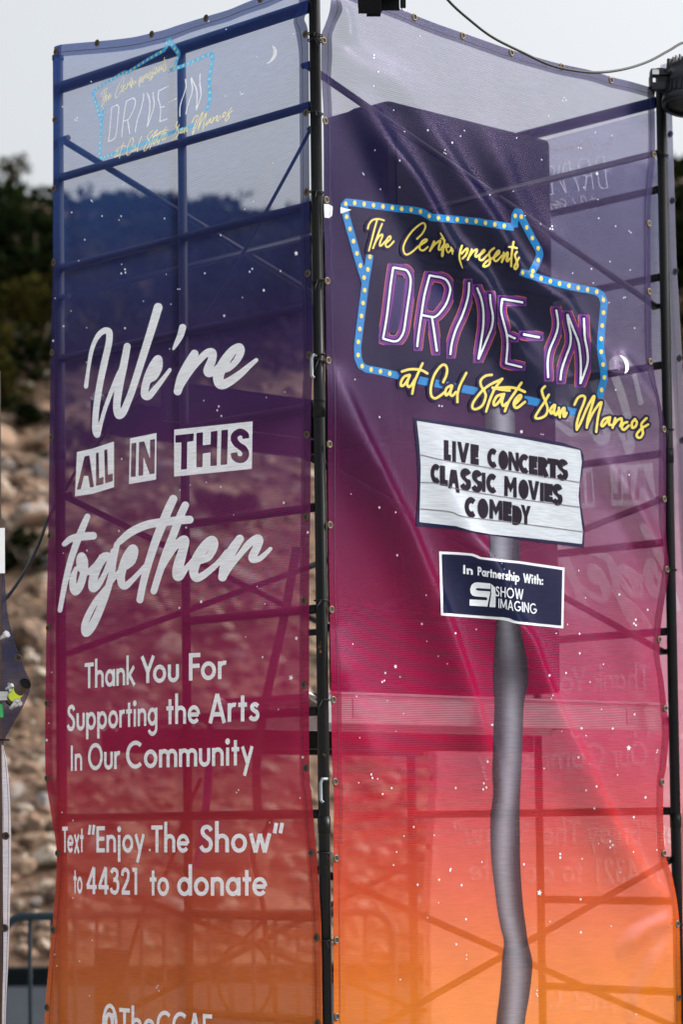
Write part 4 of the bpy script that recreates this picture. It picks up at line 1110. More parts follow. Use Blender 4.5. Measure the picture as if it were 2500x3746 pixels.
def build_left():
    eb = edge_of(left, sm2([(200, 160), (197, 185), (195, 250), (194, 600), (193, 940), (190, 1080), (185, 1300), (180, 1650), (178, 1850), (176, 2000), (171, 2200), (168, 2400), (165, 2650), (167, 2840), (186, 2970), (204, 3085), (208, 3150), (200, 3290), (190, 3400), (176, 3550), (163, 3720), (160, 3900), (172, 4300)]))
    ea = edge_of(left, sm2([(1124, -80), (1128, 0), (1126, 40), (1114, 70), (1128, 120), (1131, 300), (1135, 880), (1143, 1100), (1145, 1330), (1139, 1480), (1138, 1600), (1136, 1880), (1132, 2100), (1132, 2820), (1137, 2860), (1152, 3050), (1168, 3250), (1176, 3400), (1180, 3700), (1184, 4000), (1180, 4400)]))
    tp_ = top_of(left, sm2([(197, 176), (199, 171), (227, 163), (300, 156), (359, 151), (438, 143), (500, 134), (558, 120), (606, 108), (654, 92), (757, 60), (837, 36), (900, 10), (985, -24), (1060, -58), (1128, -86)]))
    b, (U, Z) = banner_sheet('mesh_banner', left, ea, eb, tp_, 150, 460, M['cloth'])
    tag(b, 'left printed mesh banner shading from blue to orange, thanking the community in white lettering', 'banner', None)
    hem_and_seam(left, ea, eb, tp_, U, Z, b)
    grommets(left, [(1120, 126), (1122, 413), (1124, 703), (1129, 1001), (1134, 1299), (1126, 1590), (1122, 1892), (1115, 2197), (1114, 2504), (1122, 2809), (1141, 3120), (1160, 3429), (1164, 3743),
                    (357, 158), (557, 126), (756, 67), (955, -2), (202, 438), (200, 690), (198, 960), (192, 1290), (190, 1600), (184, 1960), (178, 2297), (173, 2574), (173, 2847), (212, 3121), (195, 3402), (172, 3685), (206, 190)], b)
    A_ = (280, 1080, 2.24)
    f = Field(290, 1095, 970, 1620, 2.8)
    for p in ([(80, 748, 18), (100, 600, 15), (122, 470, 17), (150, 385, 18), (190, 320, 22), (235, 290, 25), (268, 300, 27), (272, 350, 27), (262, 420, 27), (225, 580, 28), (190, 750, 27), (165, 920, 26), (155, 1050, 25), (158, 1110, 26), (172, 1145, 24), (186, 1110, 20), (205, 1040, 17), (240, 920, 17), (300, 760, 18), (345, 655, 20), (375, 600, 20)],
              [(418, 420, 29), (390, 570, 31), (355, 730, 33), (334, 880, 31), (336, 950, 31), (352, 984, 32), (385, 960, 30), (420, 880, 29), (455, 790, 29), (510, 620, 30), (570, 430, 32), (630, 240, 34), (672, 100, 36)],
              [(605, 700, 18), (645, 668, 24), (680, 600, 25), (685, 540, 24), (668, 522, 30), (630, 580, 34), (590, 670, 34), (565, 760, 32), (562, 820, 30), (595, 828, 28), (650, 765, 24), (710, 690, 19), (768, 612, 15)],
              [(873, 265, 29), (855, 330, 27), (825, 390, 20), (798, 440, 11)],
              [(970, 480, 33), (920, 570, 40), (865, 680, 40), (832, 788, 33)], [(838, 780, 26), (885, 710, 19), (950, 610, 22), (1030, 510, 28), (1085, 468, 31), (1120, 475, 32), (1110, 540, 35), (1078, 615, 35), (1090, 645, 28), (1125, 630, 24), (1160, 590, 22)],
              [(1205, 622, 17), (1255, 600, 22), (1320, 530, 28), (1352, 460, 30), (1338, 424, 30), (1285, 455, 36), (1220, 540, 42), (1172, 640, 45), (1168, 705, 42), (1195, 732, 40), (1250, 712, 36), (1340, 650, 30), (1420, 580, 22), (1477, 532, 17)]):
        f.stroke(smooth_path(crop(*A_)(p), 7))
    C_ = (180, 1780, 1.8667)
    f2 = Field(195, 1790, 1015, 2350, 2.8)
    for p in ([(263, 205, 20), (235, 270, 23), (195, 370, 24), (150, 500, 22), (110, 660, 19), (75, 845, 16)], [(105, 393, 17), (150, 358, 23), (220, 342, 27), (302, 336, 26)],
              [(185, 560, 14), (166, 620, 22), (164, 690, 24), (182, 722, 22), (212, 680, 26), (238, 590, 25), (246, 510, 21), (226, 468, 19), (206, 490, 18), (208, 550, 17), (235, 582, 18), (272, 582, 20), (325, 535, 22), (370, 480, 24), (398, 465, 18)],
              [(395, 475, 20), (345, 525, 30), (308, 610, 30), (297, 688, 27), (325, 685, 24), (372, 615, 18), (412, 520, 18), (440, 440, 18)],
              [(465, 395, 20), (442, 500, 22), (428, 600, 22), (395, 720, 24), (340, 860, 27), (290, 960, 29), (252, 1000, 26), (243, 950, 22), (268, 880, 22), (320, 785, 20), (375, 712, 17), (430, 648, 14), (480, 580, 14)],
              [(535, 548, 17), (572, 508, 22), (590, 440, 22), (568, 422, 25), (528, 490, 30), (496, 590, 28), (496, 658, 26), (520, 680, 24), (560, 648, 20), (615, 590, 16), (660, 535, 12)],
              [(850, 85, 28), (815, 160, 30), (770, 270, 30), (720, 400, 28), (670, 560, 26), (640, 680, 24), (622, 773, 24)], [(932, 128, 26), (895, 210, 27), (850, 330, 27), (800, 460, 27), (755, 590, 24), (717, 713, 23)],
              [(482, 376, 22), (560, 312, 27), (660, 265, 28), (760, 245, 28), (880, 232, 28), (962, 226, 27)],
              [(755, 600, 14), (805, 500, 19), (862, 410, 24), (912, 362, 25), (935, 372, 25), (912, 450, 32), (886, 540, 36), (876, 605, 32), (895, 612, 28), (930, 570, 20), (985, 500, 14)],
              [(1045, 510, 17), (1095, 478, 24), (1132, 405, 25), (1115, 365, 29), (1065, 410, 34), (1010, 500, 36), (990, 580, 31), (1005, 622, 28), (1040, 615, 25), (1100, 572, 22), (1165, 512, 18), (1215, 445, 16)],
              [(1305, 357, 28), (1250, 440, 34), (1205, 530, 32), (1187, 618, 30)], [(1195, 615, 22), (1240, 550, 18), (1310, 460, 20), (1370, 390, 25), (1425, 355, 28), (1440, 375, 25), (1418, 425, 28), (1392, 480, 28), (1398, 500, 22), (1440, 492, 19), (1480, 460, 16), (1515, 425, 13)]):
        f2.stroke(smooth_path(crop(*C_)(p), 7))
    B_ = crop(260, 1500, 2.24)
    f3 = Field(268, 1535, 935, 1825, 2.2)
    f3.poly(B_([(50, 345), (180, 316), (354, 258), (355, 632), (180, 686), (34, 708)])); f3.poly(B_([(487, 232), (704, 188), (700, 570), (477, 607)])); f3.poly(B_([(848, 161), (1492, 93), (1486, 482), (848, 546)]))
    for q in ([(48, 655), (113, 380), (152, 372), (190, 630), (158, 636), (142, 540), (108, 540), (82, 650)], [(207, 352), (228, 348), (233, 560), (270, 547), (268, 607), (207, 622)], [(274, 328), (300, 320), (305, 530), (345, 520), (344, 583), (282, 602)],
              [(497, 274), (538, 267), (532, 546), (492, 551)], [(560, 263), (602, 257), (650, 400), (650, 245), (691, 238), (687, 521), (648, 526), (597, 385), (594, 535), (555, 541)],
              [(858, 208), (1010, 191), (1006, 254), (956, 262), (953, 484), (904, 489), (908, 266), (858, 270)], [(1031, 188), (1085, 182), (1083, 290), (1147, 282), (1149, 178), (1204, 170), (1198, 455), (1145, 460), (1147, 349), (1083, 356), (1081, 467), (1030, 471)], [(1236, 166), (1290, 160), (1283, 446), (1229, 451)]):
        f3.cut(B_(q))
    g = Field(268, 1535, 935, 1825, 2.2)
    g.stroke([(p[0], p[1]) for p in B_(smooth_path([(1437, 234), (1430, 200), (1390, 180), (1348, 205), (1342, 245), (1372, 288), (1415, 316), (1436, 355), (1422, 395), (1385, 407), (1348, 388), (1339, 350)], 6))], 28 / 2.24, True)
    f3.f = np.maximum(f3.f, -g.f)
    printed('script_lettering', left, *cat_meshes([f.mesh(), f2.mesh()]), .0024, M['white'], b)
    printed('block_lettering', left, *f3.mesh(), .0024, M['white'], b)
    def T_(t, x0, x1, b0, b1, c0, c1, **k): return (t, 220 + x0 / 2.063, 220 + x1 / 2.063, 2360 + b0 / 2.063, 2360 + b1 / 2.063, c0 / 2.063, c1 / 2.063, k)
    def U_(t, x0, x1, b0, b1, c0, c1, **k): return (t, 200 + x0 / 1.8233, 200 + x1 / 1.8233, 2980 + b0 / 1.8233, 2980 + b1 / 1.8233, c0 / 1.8233, c1 / 1.8233, k)
    hh = dict(h=.088)
    items = [T_('Thank', 187, 567, 328, 296, 192, 198), T_('You', 613, 900, 289, 276, 198, 202), T_('For', 975, 1255, 268, 255, 207, 205),
             T_('Supporting', 52, 737, 650, 603, 198, 200), T_('the', 805, 1058, 598, 590, 205, 205), T_('Arts', 1125, 1508, 584, 572, 214, 214),
             T_('In', 83, 168, 950, 946, 193, 193, gap=.15), T_('Our', 213, 452, 944, 933, 200, 200), T_('Community', 500, 1463, 931, 904, 205, 208),
             U_('Text', 52, 193, 252, 251, 172, 172), U_('"Enjoy', 225, 603, 252, 252, 174, 178), U_('The', 647, 900, 252, 252, 180, 183), U_('Show"', 967, 1530, 252, 252, 184, 188),
             U_('to', 128, 187, 524, 527, 168, 168), U_('44321', 213, 562, 530, 536, 180, 182), U_('to', 637, 765, 540, 541, 182, 184), U_('donate', 820, 1420, 541, 541, 186, 186),
             ('@TheCCAE', 300 + 215 / 2.8, 300 + 1340 / 2.8, 3779, 3812, 97, 101, {})]
    words('lettering', items, left, M['white'], b, .0024, h=.078, gap=.085)
    src = [(1258, 745), (1894, 774), (1974, 931), (1947, 994), (2204, 1081), (1336, 1034), (1307, 1300), (2194, 1456), (2369, 1553), (1342, 838), (1399, 1239), (1437, 979), (2135, 1164), (2122, 1405), (1749, 1314), (1460, 1412)]
    dst = [(341, 334), (620, 159), (656, 198), (634, 244), (793, 207), (375, 434), (375, 584), (756, 394), (856, 416), (370, 351), (407, 517), (404, 389), (738, 269), (713, 396), (520, 460), (431, 576)]
    print_logo(left, b, homography(src, dst), False)
    moon('moon', left, [(997, 165), (1008, 172), (1016, 186), (1015, 202), (1008, 215), (996, 227), (984, 233), (975, 234), (988, 224), (997, 212), (1002, 198), (1002, 182)], b)
    st = []
    def add(cr, pts, sz, kd=0): st.extend([(p[0], p[1], sz, kd) for p in crop(*cr)(pts)])
    c1 = (0, 0, 1.2544); c3 = (0, 940, 1.2544); c5 = (0, 1880, 1.2544); c7 = (0, 2806, 1.2544)
    add(c1, [(420, 920), (557, 992), (470, 992), (330, 975), (390, 1100), (1015, 1080), (757, 1003), (1037, 441), (567, 848), (1110, 432), (355, 540), (288, 490), (420, 375), (960, 97)], 4.2)
    add(c1, [(425, 925), (548, 1010), (1165, 925), (1125, 960), (1117, 430), (1104, 424), (345, 550), (352, 552), (1040, 135), (1350, 155), (1180, 262), (1255, 748)], 3.2); add(c1, [(1362, 1163)], 12, 1)
    add(c3, [(575, 57), (558, 76), (577, 72), (1148, 68), (1160, 55), (575, 327), (1006, 686), (999, 704)], 5.2)
    add(c3, [(786, 217), (818, 148), (827, 148), (765, 80), (327, 248), (660, 203), (399, 325), (398, 484), (404, 484), (1225, 645), (937, 659), (780, 422), (949, 1034), (875, 1047), (828, 1070), (1115, 186), (362, 18), (560, 34), (1310, 620), (254, 190)], 3.2)
    add(c3, [(942, 75), (1290, 65), (293, 318), (245, 385), (1018, 730), (560, 927), (1016, 1055)], 6, 1); add(c3, [(1213, 153), (1031, 270), (1305, 1128)], 8, 1)
    add(c5, [(925, 403), (1392, 1117), (1415, 85)], 6.5); add(c5, [(1183, 333), (1280, 897), (1130, 565), (1218, 413), (458, 190), (292, 180), (238, 727), (1075, 5), (225, 960)], 3); add(c5, [(547, 78), (400, 168), (825, 431), (1207, 657), (856, 63)], 6, 1); add(c5, [(1363, 571)], 9, 1); add(c5, [(1338, 752)], 13, 1); add(c5, [(215, 1038)], 8, 1)
    add(c7, [(1097, 105), (1088, 117), (1380, 142), (727, 1003), (721, 1012), (731, 1027), (366, 891), (412, 1049), (262, 912), (285, 208), (252, 860), (425, 795), (336, 600), (336, 245), (1240, 255)], 3.4); add(c7, [(689, 381)], 7, 1)
    star_field('stars', left, st, M['white'], b)
    return b

def build_right():
    ea = edge_of(right, sm2([(1222, -110), (1214, -40), (1206, 40), (1188, 95), (1176, 140), (1177, 300), (1184, 440), (1184, 800), (1188, 900), (1193, 1200), (1194, 1319), (1198, 1400), (1200, 1700), (1202, 1950), (1206, 2200), (1211, 2500), (1217, 2830), (1222, 2900), (1220, 3100), (1220, 3400), (1222, 3746), (1224, 4300)]))
    eb = edge_of(right, sm2([(2396, 250), (2396, 330), (2398, 560), (2390, 660), (2382, 760), (2381, 940), (2385, 1200), (2390, 1330), (2412, 1450), (2436, 1570), (2438, 1700), (2438, 1960), (2449, 2080), (2432, 2200), (2419, 2300), (2415, 2400), (2428, 2480), (2442, 2600), (2449, 2680), (2440, 2800), (2430, 2860), (2428, 3000), (2436, 3125), (2462, 3210), (2484, 3340), (2490, 3480), (2494, 3746), (2496, 4300)], 5))
    tp_ = top_of(right, sm2([(1222, -62), (1330, -20), (1481, 40), (1513, 54), (1600, 88), (1692, 120), (1872, 183), (1960, 209), (2047, 233), (2159, 257), (2235, 281), (2310, 299), (2396, 324)]))
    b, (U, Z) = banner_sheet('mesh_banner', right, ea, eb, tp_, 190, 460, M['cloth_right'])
    tag(b, 'right printed mesh banner with the drive-in sign, marquee board and tall grey post', 'banner')
    hem_and_seam(right, ea, eb, tp_, U, Z, b, .045, 'hem_right')
    grommets(right, [(1182, 149), (1188, 443), (1192, 732), (1195, 1028), (1199, 1319), (1203, 1626), (1205, 1921), (1211, 2230), (1217, 2560), (1224, 2860), (1227, 3140), (1228, 3440), (1230, 3720),
                     (1515, 64), (1692, 132), (1870, 194), (2055, 245), (2235, 295), (2388, 336), (2392, 566), (2374, 818), (2375, 1067), (2379, 1323), (2429, 1571), (2430, 1826), (2440, 2083), (2412, 2340), (2434, 2592), (2422, 2862), (2429, 3122), (2478, 3380), (2484, 3649)], b)
    # tall grey post
    rows = [(1480, 1768, 1886), (1540, 1773, 1884), (1700, 1780, 1894), (1964, 1792, 1903), (2047, 1792, 1903), (2200, 1808, 1903), (2270, 1818, 1902), (2330, 1813, 1912), (2438, 1806, 1932), (2500, 1806, 1932), (2574, 1810, 1918), (2660, 1807, 1914), (2820, 1802, 1908), (2900, 1805, 1904), (2981, 1796, 1902), (3060, 1795, 1903), (3141, 1798, 1904), (3230, 1808, 1908), (3324, 1820, 1916), (3400, 1834, 1926), (3444, 1844, 1932), (3515, 1838, 1948), (3580, 1834, 1945), (3643, 1828, 1937), (3746, 1816, 1921), (3900, 1810, 1915), (4300, 1810, 1915)]
    rr = smooth_path(rows, 14); nc = 14
    V = np.array([(x0 + (x1 - x0) * k / nc, y) for y, x0, x1 in rr for k in range(nc + 1)])
    F = [(j * (nc + 1) + i, j * (nc + 1) + i + 1, (j + 1) * (nc + 1) + i + 1, (j + 1) * (nc + 1) + i) for j in range(len(rr) - 1) for i in range(nc)]
    po = printed('post_artwork', right, V, F, .0014, M['grey'], b)
    at_ = po.data.color_attributes.new('print', 'FLOAT_COLOR', 'POINT'); cd = np.ones((len(V), 4), np.float32)
    k = 0
    for y, x0, x1 in rr:
        for i in range(nc + 1):
            t = i / nc; sk = .5 + .12 * math.sin(y / 190.)
            g = .014 + .175 * math.exp(-((t - sk) / .27) ** 2) * (1 - .55 * math.exp(-((y - 2450) / 70.) ** 2))
            cd[k, :3] = (g * .86, g * .93, g * 1.10); k += 1
    at_.data.foreach_set('color', cd.ravel())
    print_logo(right, b)
    bp = Field(1420, 1000, 1500, 1230, 2.5); D1 = crop(1360, 920, 3.136)
    bp = Field(1400, 960, 1660, 1240, 2.5); bp.poly(D1([(285, 285), (385, 310), (345, 700), (300, 900), (250, 945), (185, 930), (240, 600)])); bp.poly(D1([(690, 380), (790, 390), (830, 450), (800, 560), (720, 670), (630, 660)]))
    printed('neon_fill', right, *bp.mesh(), .0033, M['blue'], b)
    # marquee board
    Mq = crop(1500, 1500, 2.376)
    f = Field(1500, 1500, 2160, 2040, 3)
    f.poly(Mq([(28, 62), (540, 140), (900, 205), (1330, 285), (1488, 342), (1512, 400), (1506, 500), (1478, 650), (1483, 800), (1518, 1010), (1512, 1200), (950, 1125), (540, 1065), (400, 1035), (50, 1008), (72, 700), (62, 400)]))
    printed('board_frame', right, *f.mesh(), .0026, M['navy'], b)
    f = Field(1500, 1500, 2160, 2040, 3)
    f.poly(Mq([(55, 95), (540, 172), (900, 237), (1330, 318), (1478, 350), (1492, 450), (1475, 600), (1462, 750), (1480, 900), (1500, 1060), (1493, 1165), (1100, 1120), (700, 1080), (530, 1050), (400, 1010), (78, 975), (85, 700), (90, 500), (78, 300)]))
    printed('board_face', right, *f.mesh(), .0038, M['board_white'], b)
    f = Field(1500, 1600, 2160, 2010, 2)
    for q in ([(90, 390), (300, 440), (600, 490), (1000, 555), (1468, 630)], [(90, 630), (250, 640), (420, 690), (800, 755), (1470, 845)], [(78, 860), (340, 885), (480, 930), (900, 980), (1500, 1060)]):
        f.stroke([(p[0], p[1]) for p in smooth_path(Mq(q), 5)], 2.0)
    L_ = [('L', 290, 352, 265, 440), ('I', 363, 395, 272, 455), ('V', 405, 512, 282, 458), ('E', 522, 595, 300, 475), ('C', 668, 752, 335, 500), ('O', 765, 850, 352, 520), ('N', 852, 942, 366, 530), ('C', 940, 1028, 385, 552), ('E', 1030, 1105, 400, 562), ('R', 1108, 1190, 410, 575), ('T', 1190, 1287, 423, 592), ('S', 1280, 1362, 440, 603),
          ('C', 175, 255, 470, 638), ('L', 255, 325, 485, 660), ('A', 328, 428, 520, 690), ('S', 437, 517, 520, 690), ('S', 537, 614, 535, 705), ('I', 620, 652, 545, 712), ('C', 658, 748, 555, 722), ('M', 815, 925, 580, 755), ('O', 940, 1028, 605, 775), ('V', 1023, 1120, 615, 782), ('I', 1127, 1159, 632, 795), ('E', 1163, 1240, 640, 800), ('S', 1237, 1314, 655, 818),
          ('C', 470, 567, 758, 932), ('O', 583, 677, 770, 945), ('M', 685, 800, 782, 952), ('E', 803, 882, 795, 968), ('D', 885, 970, 833, 1002), ('Y', 960, 1046, 830, 1000)]
    parts = [f.mesh()]
    for ch, x0, x1, yt, yb in L_:
        q = Field(-.1, -.15, 1.3, 1.15, .03); hw = .155
        if ch == 'O': q.disc(.5, .5, .5); gw = 1.
        elif ch == 'D': q.poly([(0, 0), (.35, -.02)] + arc(.42, .5, .58, .5, -75, 75) + [(.35, 1.0), (0, 1)]); gw = 1.
        elif ch == 'A': q.poly([(-.02, 0), (.22, 1), (.72, 1), (1., -.16), (.68, -.14), (.58, .3), (.40, .3), (.3, .02)]); gw = 1.
        elif ch == 'M': q.poly([(0, 0), (.02, 1), (.26, 1), (.5, .62), (.74, 1), (.98, 1), (1, 0), (.72, 0), (.71, .5), (.5, .2), (.29, .5), (.28, 0)]); gw = 1.
        elif ch == 'V': q.poly([(0, 1), (.32, 1), (.5, .45), (.68, 1), (1, 1), (.66, 0), (.36, 0)]); gw = 1.
        elif ch == 'Y': q.poly([(0, 1), (.34, 1), (.5, .7), (.66, 1), (1, 1), (.66, .42), (.66, 0), (.34, 0), (.34, .42)]); gw = 1.
        elif ch == 'N': q.poly([(0, 0), (0, 1), (.3, 1), (.7, .5), (.7, 1), (1, 1), (1, 0), (.72, 0), (.3, .52), (.3, 0)]); gw = 1.
        elif ch == 'I': q.poly([(0, 0), (0, 1), (1, 1), (1, 0)]); gw = 1.
        else:
            s, d, gw = glyph(ch, hw)
            for p in s: q.stroke(p, hw, True)
        V, Fc = q.mesh()
        sh = .10 if ch not in 'I' else .16
        px = x0 + V[:, 0] / gw * (x1 - x0); py = yb - V[:, 1] * (yb - yt) + .15 * (px - (x0 + x1) / 2)
        parts.append((np.stack([1500 + px / 2.376, 1500 + py / 2.376], 1), Fc))
    printed('board_lettering', right, *cat_meshes(parts), .005, M['ink'], b)
    # partnership plate
    Pq = crop(1580, 1990, 3.0154)
    f = Field(1590, 2000, 2080, 2310, 2.2)
    f.poly(Pq([(78, 82), (280, 92), (440, 105), (490, 122), (540, 145), (760, 170), (960, 190), (1463, 262), (1450, 932), (960, 882), (900, 872), (830, 850), (740, 835), (560, 822), (98, 788)]))
    printed('plate_edge', right, *f.mesh(), .0026, M['white_right'], b)
    f = Field(1590, 2000, 2080, 2310, 2.2)
    f.poly(Pq([(106, 112), (280, 120), (430, 130), (480, 148), (525, 168), (750, 195), (960, 217), (1438, 288), (1425, 902), (960, 855), (900, 842), (850, 818), (790, 808), (720, 805), (125, 760)]))
    printed('plate_face', right, *f.mesh(), .0038, M['navy'], b)
    def P_(t, x0, x1, b0, b1, c0, c1, **k): return (t, 1580 + x0 / 3.0154, 1580 + x1 / 3.0154, 1990 + b0 / 3.0154, 1990 + b1 / 3.0154, c0 / 3.0154, c1 / 3.0154, k)
    words('plate_lettering', [P_('In', 338, 445, 330, 342, 98, 98, gap=.12), P_('Partnership', 498, 962, 347, 420, 96, 100), P_('With:', 1003, 1223, 424, 455, 98, 98),
                              P_('SHOW', 692, 1003, 577, 616, 112, 112, h=.066, gap=.12), P_('IMAGING', 728, 1152, 706, 775, 104, 112, h=.066, gap=.11)], right, M['white_right'], b, .0052, h=.10)
    f = Field(1710, 2120, 1820, 2230, 1.6)
    f.poly(Pq([(640, 437), (500, 424), (460, 430), (430, 455), (415, 500), (420, 540), (440, 568), (470, 578), (590, 588), (605, 598), (603, 615), (590, 622), (410, 612), (408, 680), (605, 692), (636, 545), (637, 525), (500, 515), (478, 506), (476, 494), (500, 487), (637, 498)]))
    f.poly(Pq([(645, 440), (690, 480), (698, 560), (695, 700), (627, 696), (648, 560)]))
    printed('plate_emblem', right, *f.mesh(), .0052, M['white_right'], b)
    moon('moon', right, [p for p in crop(1820, 1320, 2.613)([(1165, -55), (1190, -48), (1222, -25), (1245, 5), (1257, 45), (1255, 85), (1240, 108), (1213, 123), (1225, 90), (1225, 45), (1210, 0), (1190, -30)])], b)
    f = Field(1236, 752, 1290, 786, 1.6); f.poly([(1243, 758), (1243, 782), (1250, 780), (1284, 768), (1262, 764)]); printed('glint', right, *f.mesh(), .0046, M['white_right'], b)
    f = Field(1180, 740, 1225, 806, 1.6); f.poly([(1184, 746), (1203, 748), (1216, 756), (1214, 788), (1204, 798), (1186, 796)]); printed('glint', right, *f.mesh(), .0026, M['white_right'], b)
    st = []
    def add(cr, pts, sz, kd=0): st.extend([(p[0], p[1], sz, kd) for p in crop(*cr)(pts)])
    c2 = (1250, 0, 1.2544); c4 = (1250, 940, 1.2544); c6 = (1250, 1880, 1.2544); c8 = (1250, 2806, 1.2544)
    add(c2, [(148, 253), (148, 266), (168, 330), (395, 598), (507, 655), (265, 860), (266, 737)], 4.6)
    add(c2, [(146, 395), (474, 688), (470, 702), (478, 706), (177, 869), (96, 795), (101, 802), (803, 633), (918, 733), (563, 600), (680, 895), (787, 878), (1022, 448), (1014, 462), (1029, 460), (1087, 677), (1098, 680), (1165, 608), (1240, 623), (1112, 860), (1177, 916), (1258, 1038), (913, 1028), (842, 990), (1180, 1002), (950, 532), (545, 625), (288, 604), (360, 165), (152, 690), (238, 506), (1320, 1060), (1328, 1068)], 3.1)
    add(c2, [(966, 1038), (957, 1050), (968, 1052)], 4.6); add(c2, [(1172, 797)], 9, 1)
    add(c4, [(1147, 55), (447, 683), (460, 685), (1258, 610), (173, 735)], 4.4); add(c4, [(1232, 22), (1155, 120), (1228, 210), (1302, 185), (1295, 188), (1345, 327), (915, 813), (925, 815), (1320, 1000), (42, 1088), (60, 562), (1060, 75), (1325, 60)], 3.0); add(c4, [(825, 802), (1198, 182)], 9, 1); add(c4, [(172, 1150)], 7, 1); add(c4, [(247, 1172)], 4)
    add(c6, [(254, 190), (367, 505), (522, 548), (1275, 370), (1093, 640), (1405, 440), (199, 730), (954, 741), (670, 1137), (691, 968), (1087, 1117), (1345, 920), (1101, 984), (1245, 985)], 6.5, 1); add(c6, [(246, 700)], 10, 1); add(c6, [(1318, 1074)], 13, 1)
    add(c6, [(1092, 550), (1030, 730), (195, 765), (185, 771), (1350, 485), (1342, 503), (1351, 511)], 5.2); add(c6, [(387, 373), (617, 530), (390, 585), (484, 688), (1088, 260), (1120, 385), (1037, 508), (970, 833), (963, 847), (267, 748), (209, 857), (67, 837), (50, 597), (1193, 897), (1010, 997), (1122, 1017), (1450, 1085), (1447, 1094), (929, 1168), (248, 997), (82, 1027), (443, 653), (1140, 772), (1202, 690), (985, 548), (283, 917)], 3.4)
    add(c8, [(228, 97), (187, 124), (523, 96), (1122, 107), (1160, 190), (330, 275), (447, 517), (550, 542), (348, 540), (836, 446), (1097, 607), (526, 813), (1170, 89)], 6.5, 1); add(c8, [(908, 577)], 14, 1)
    add(c8, [(135, 34), (140, 50), (652, 75), (649, 102), (664, 94), (1341, 230), (1395, 139), (1233, 341), (1244, 358), (1233, 369), (1003, 399), (1003, 416), (500, 468), (497, 475), (570, 698), (1098, 758)], 5.6)
    add(c8, [(164, 54), (77, 72), (1267, 36), (285, 317), (424, 313), (1104, 421), (444, 623), (393, 691), (956, 709), (1237, 730), (573, 862), (573, 881), (897, 1025), (894, 1040), (899, 1049), (268, 975), (1280, 483), (1352, 1135), (1180, 352), (1340, 390), (237, 450), (643, 436), (251, 390), (1447, 380)], 3.4)
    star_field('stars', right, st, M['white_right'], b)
    return b

LEFT = build_left()
RIGHT = build_right()

def build_back():
    """the same thank-you banner hangs on the far side, facing away; we see its back through the right one"""
    c = tp(W1 / 2, W2 / 2, 0)
    o = LEFT.copy(); COL.objects.link(o)
    o.data = LEFT.data.copy()                                # this one ends at the top rail
    for v in o.data.vertices:
        if v.co.z > 4.58: v.co.z = 4.58 + (v.co.z - 4.58) * .05
    mw = Matrix.Translation(c - Vector(HL) * .04) @ Matrix.Rotation(math.pi, 4, 'Z') @ Matrix.Translation(-c)
    o.matrix_world = mw
    o.material_slots[0].link = 'OBJECT'; o.material_slots[0].material = M['cloth_far']      # same fabric, with a stronger backlit glow built into this material copy
    for ch in list(LEFT.children):
        if ch.name.split('.')[0] in ('stars', 'moon', 'eyelet_hole', 'sign_border', 'sign_bulbs'): continue
        if ch.name.split('.')[0] == 'grommet' and ch.location.z > 4.5: continue
        if ch.name.split('.')[0] in ('hem', 'seam') and min(v.co.z for v in ch.data.vertices) > 4.3: continue
        d = ch.copy(); COL.objects.link(d); d.parent = o
        if 'lettering' in ch.name:                       # the white letters show through on the back
            if ch.name.split('.')[0] in ('lettering', 'block_lettering') or ch.active_material.name.startswith('white'): d.material_slots[0].link = 'OBJECT'; d.material_slots[0].material = M['white_far']
        for g in ch.children:
            h = g.copy(); COL.objects.link(h); h.parent = d
    o['label'] = 'far printed mesh banner seen from its pale back through the right banner, its lettering mirrored'
build_back()

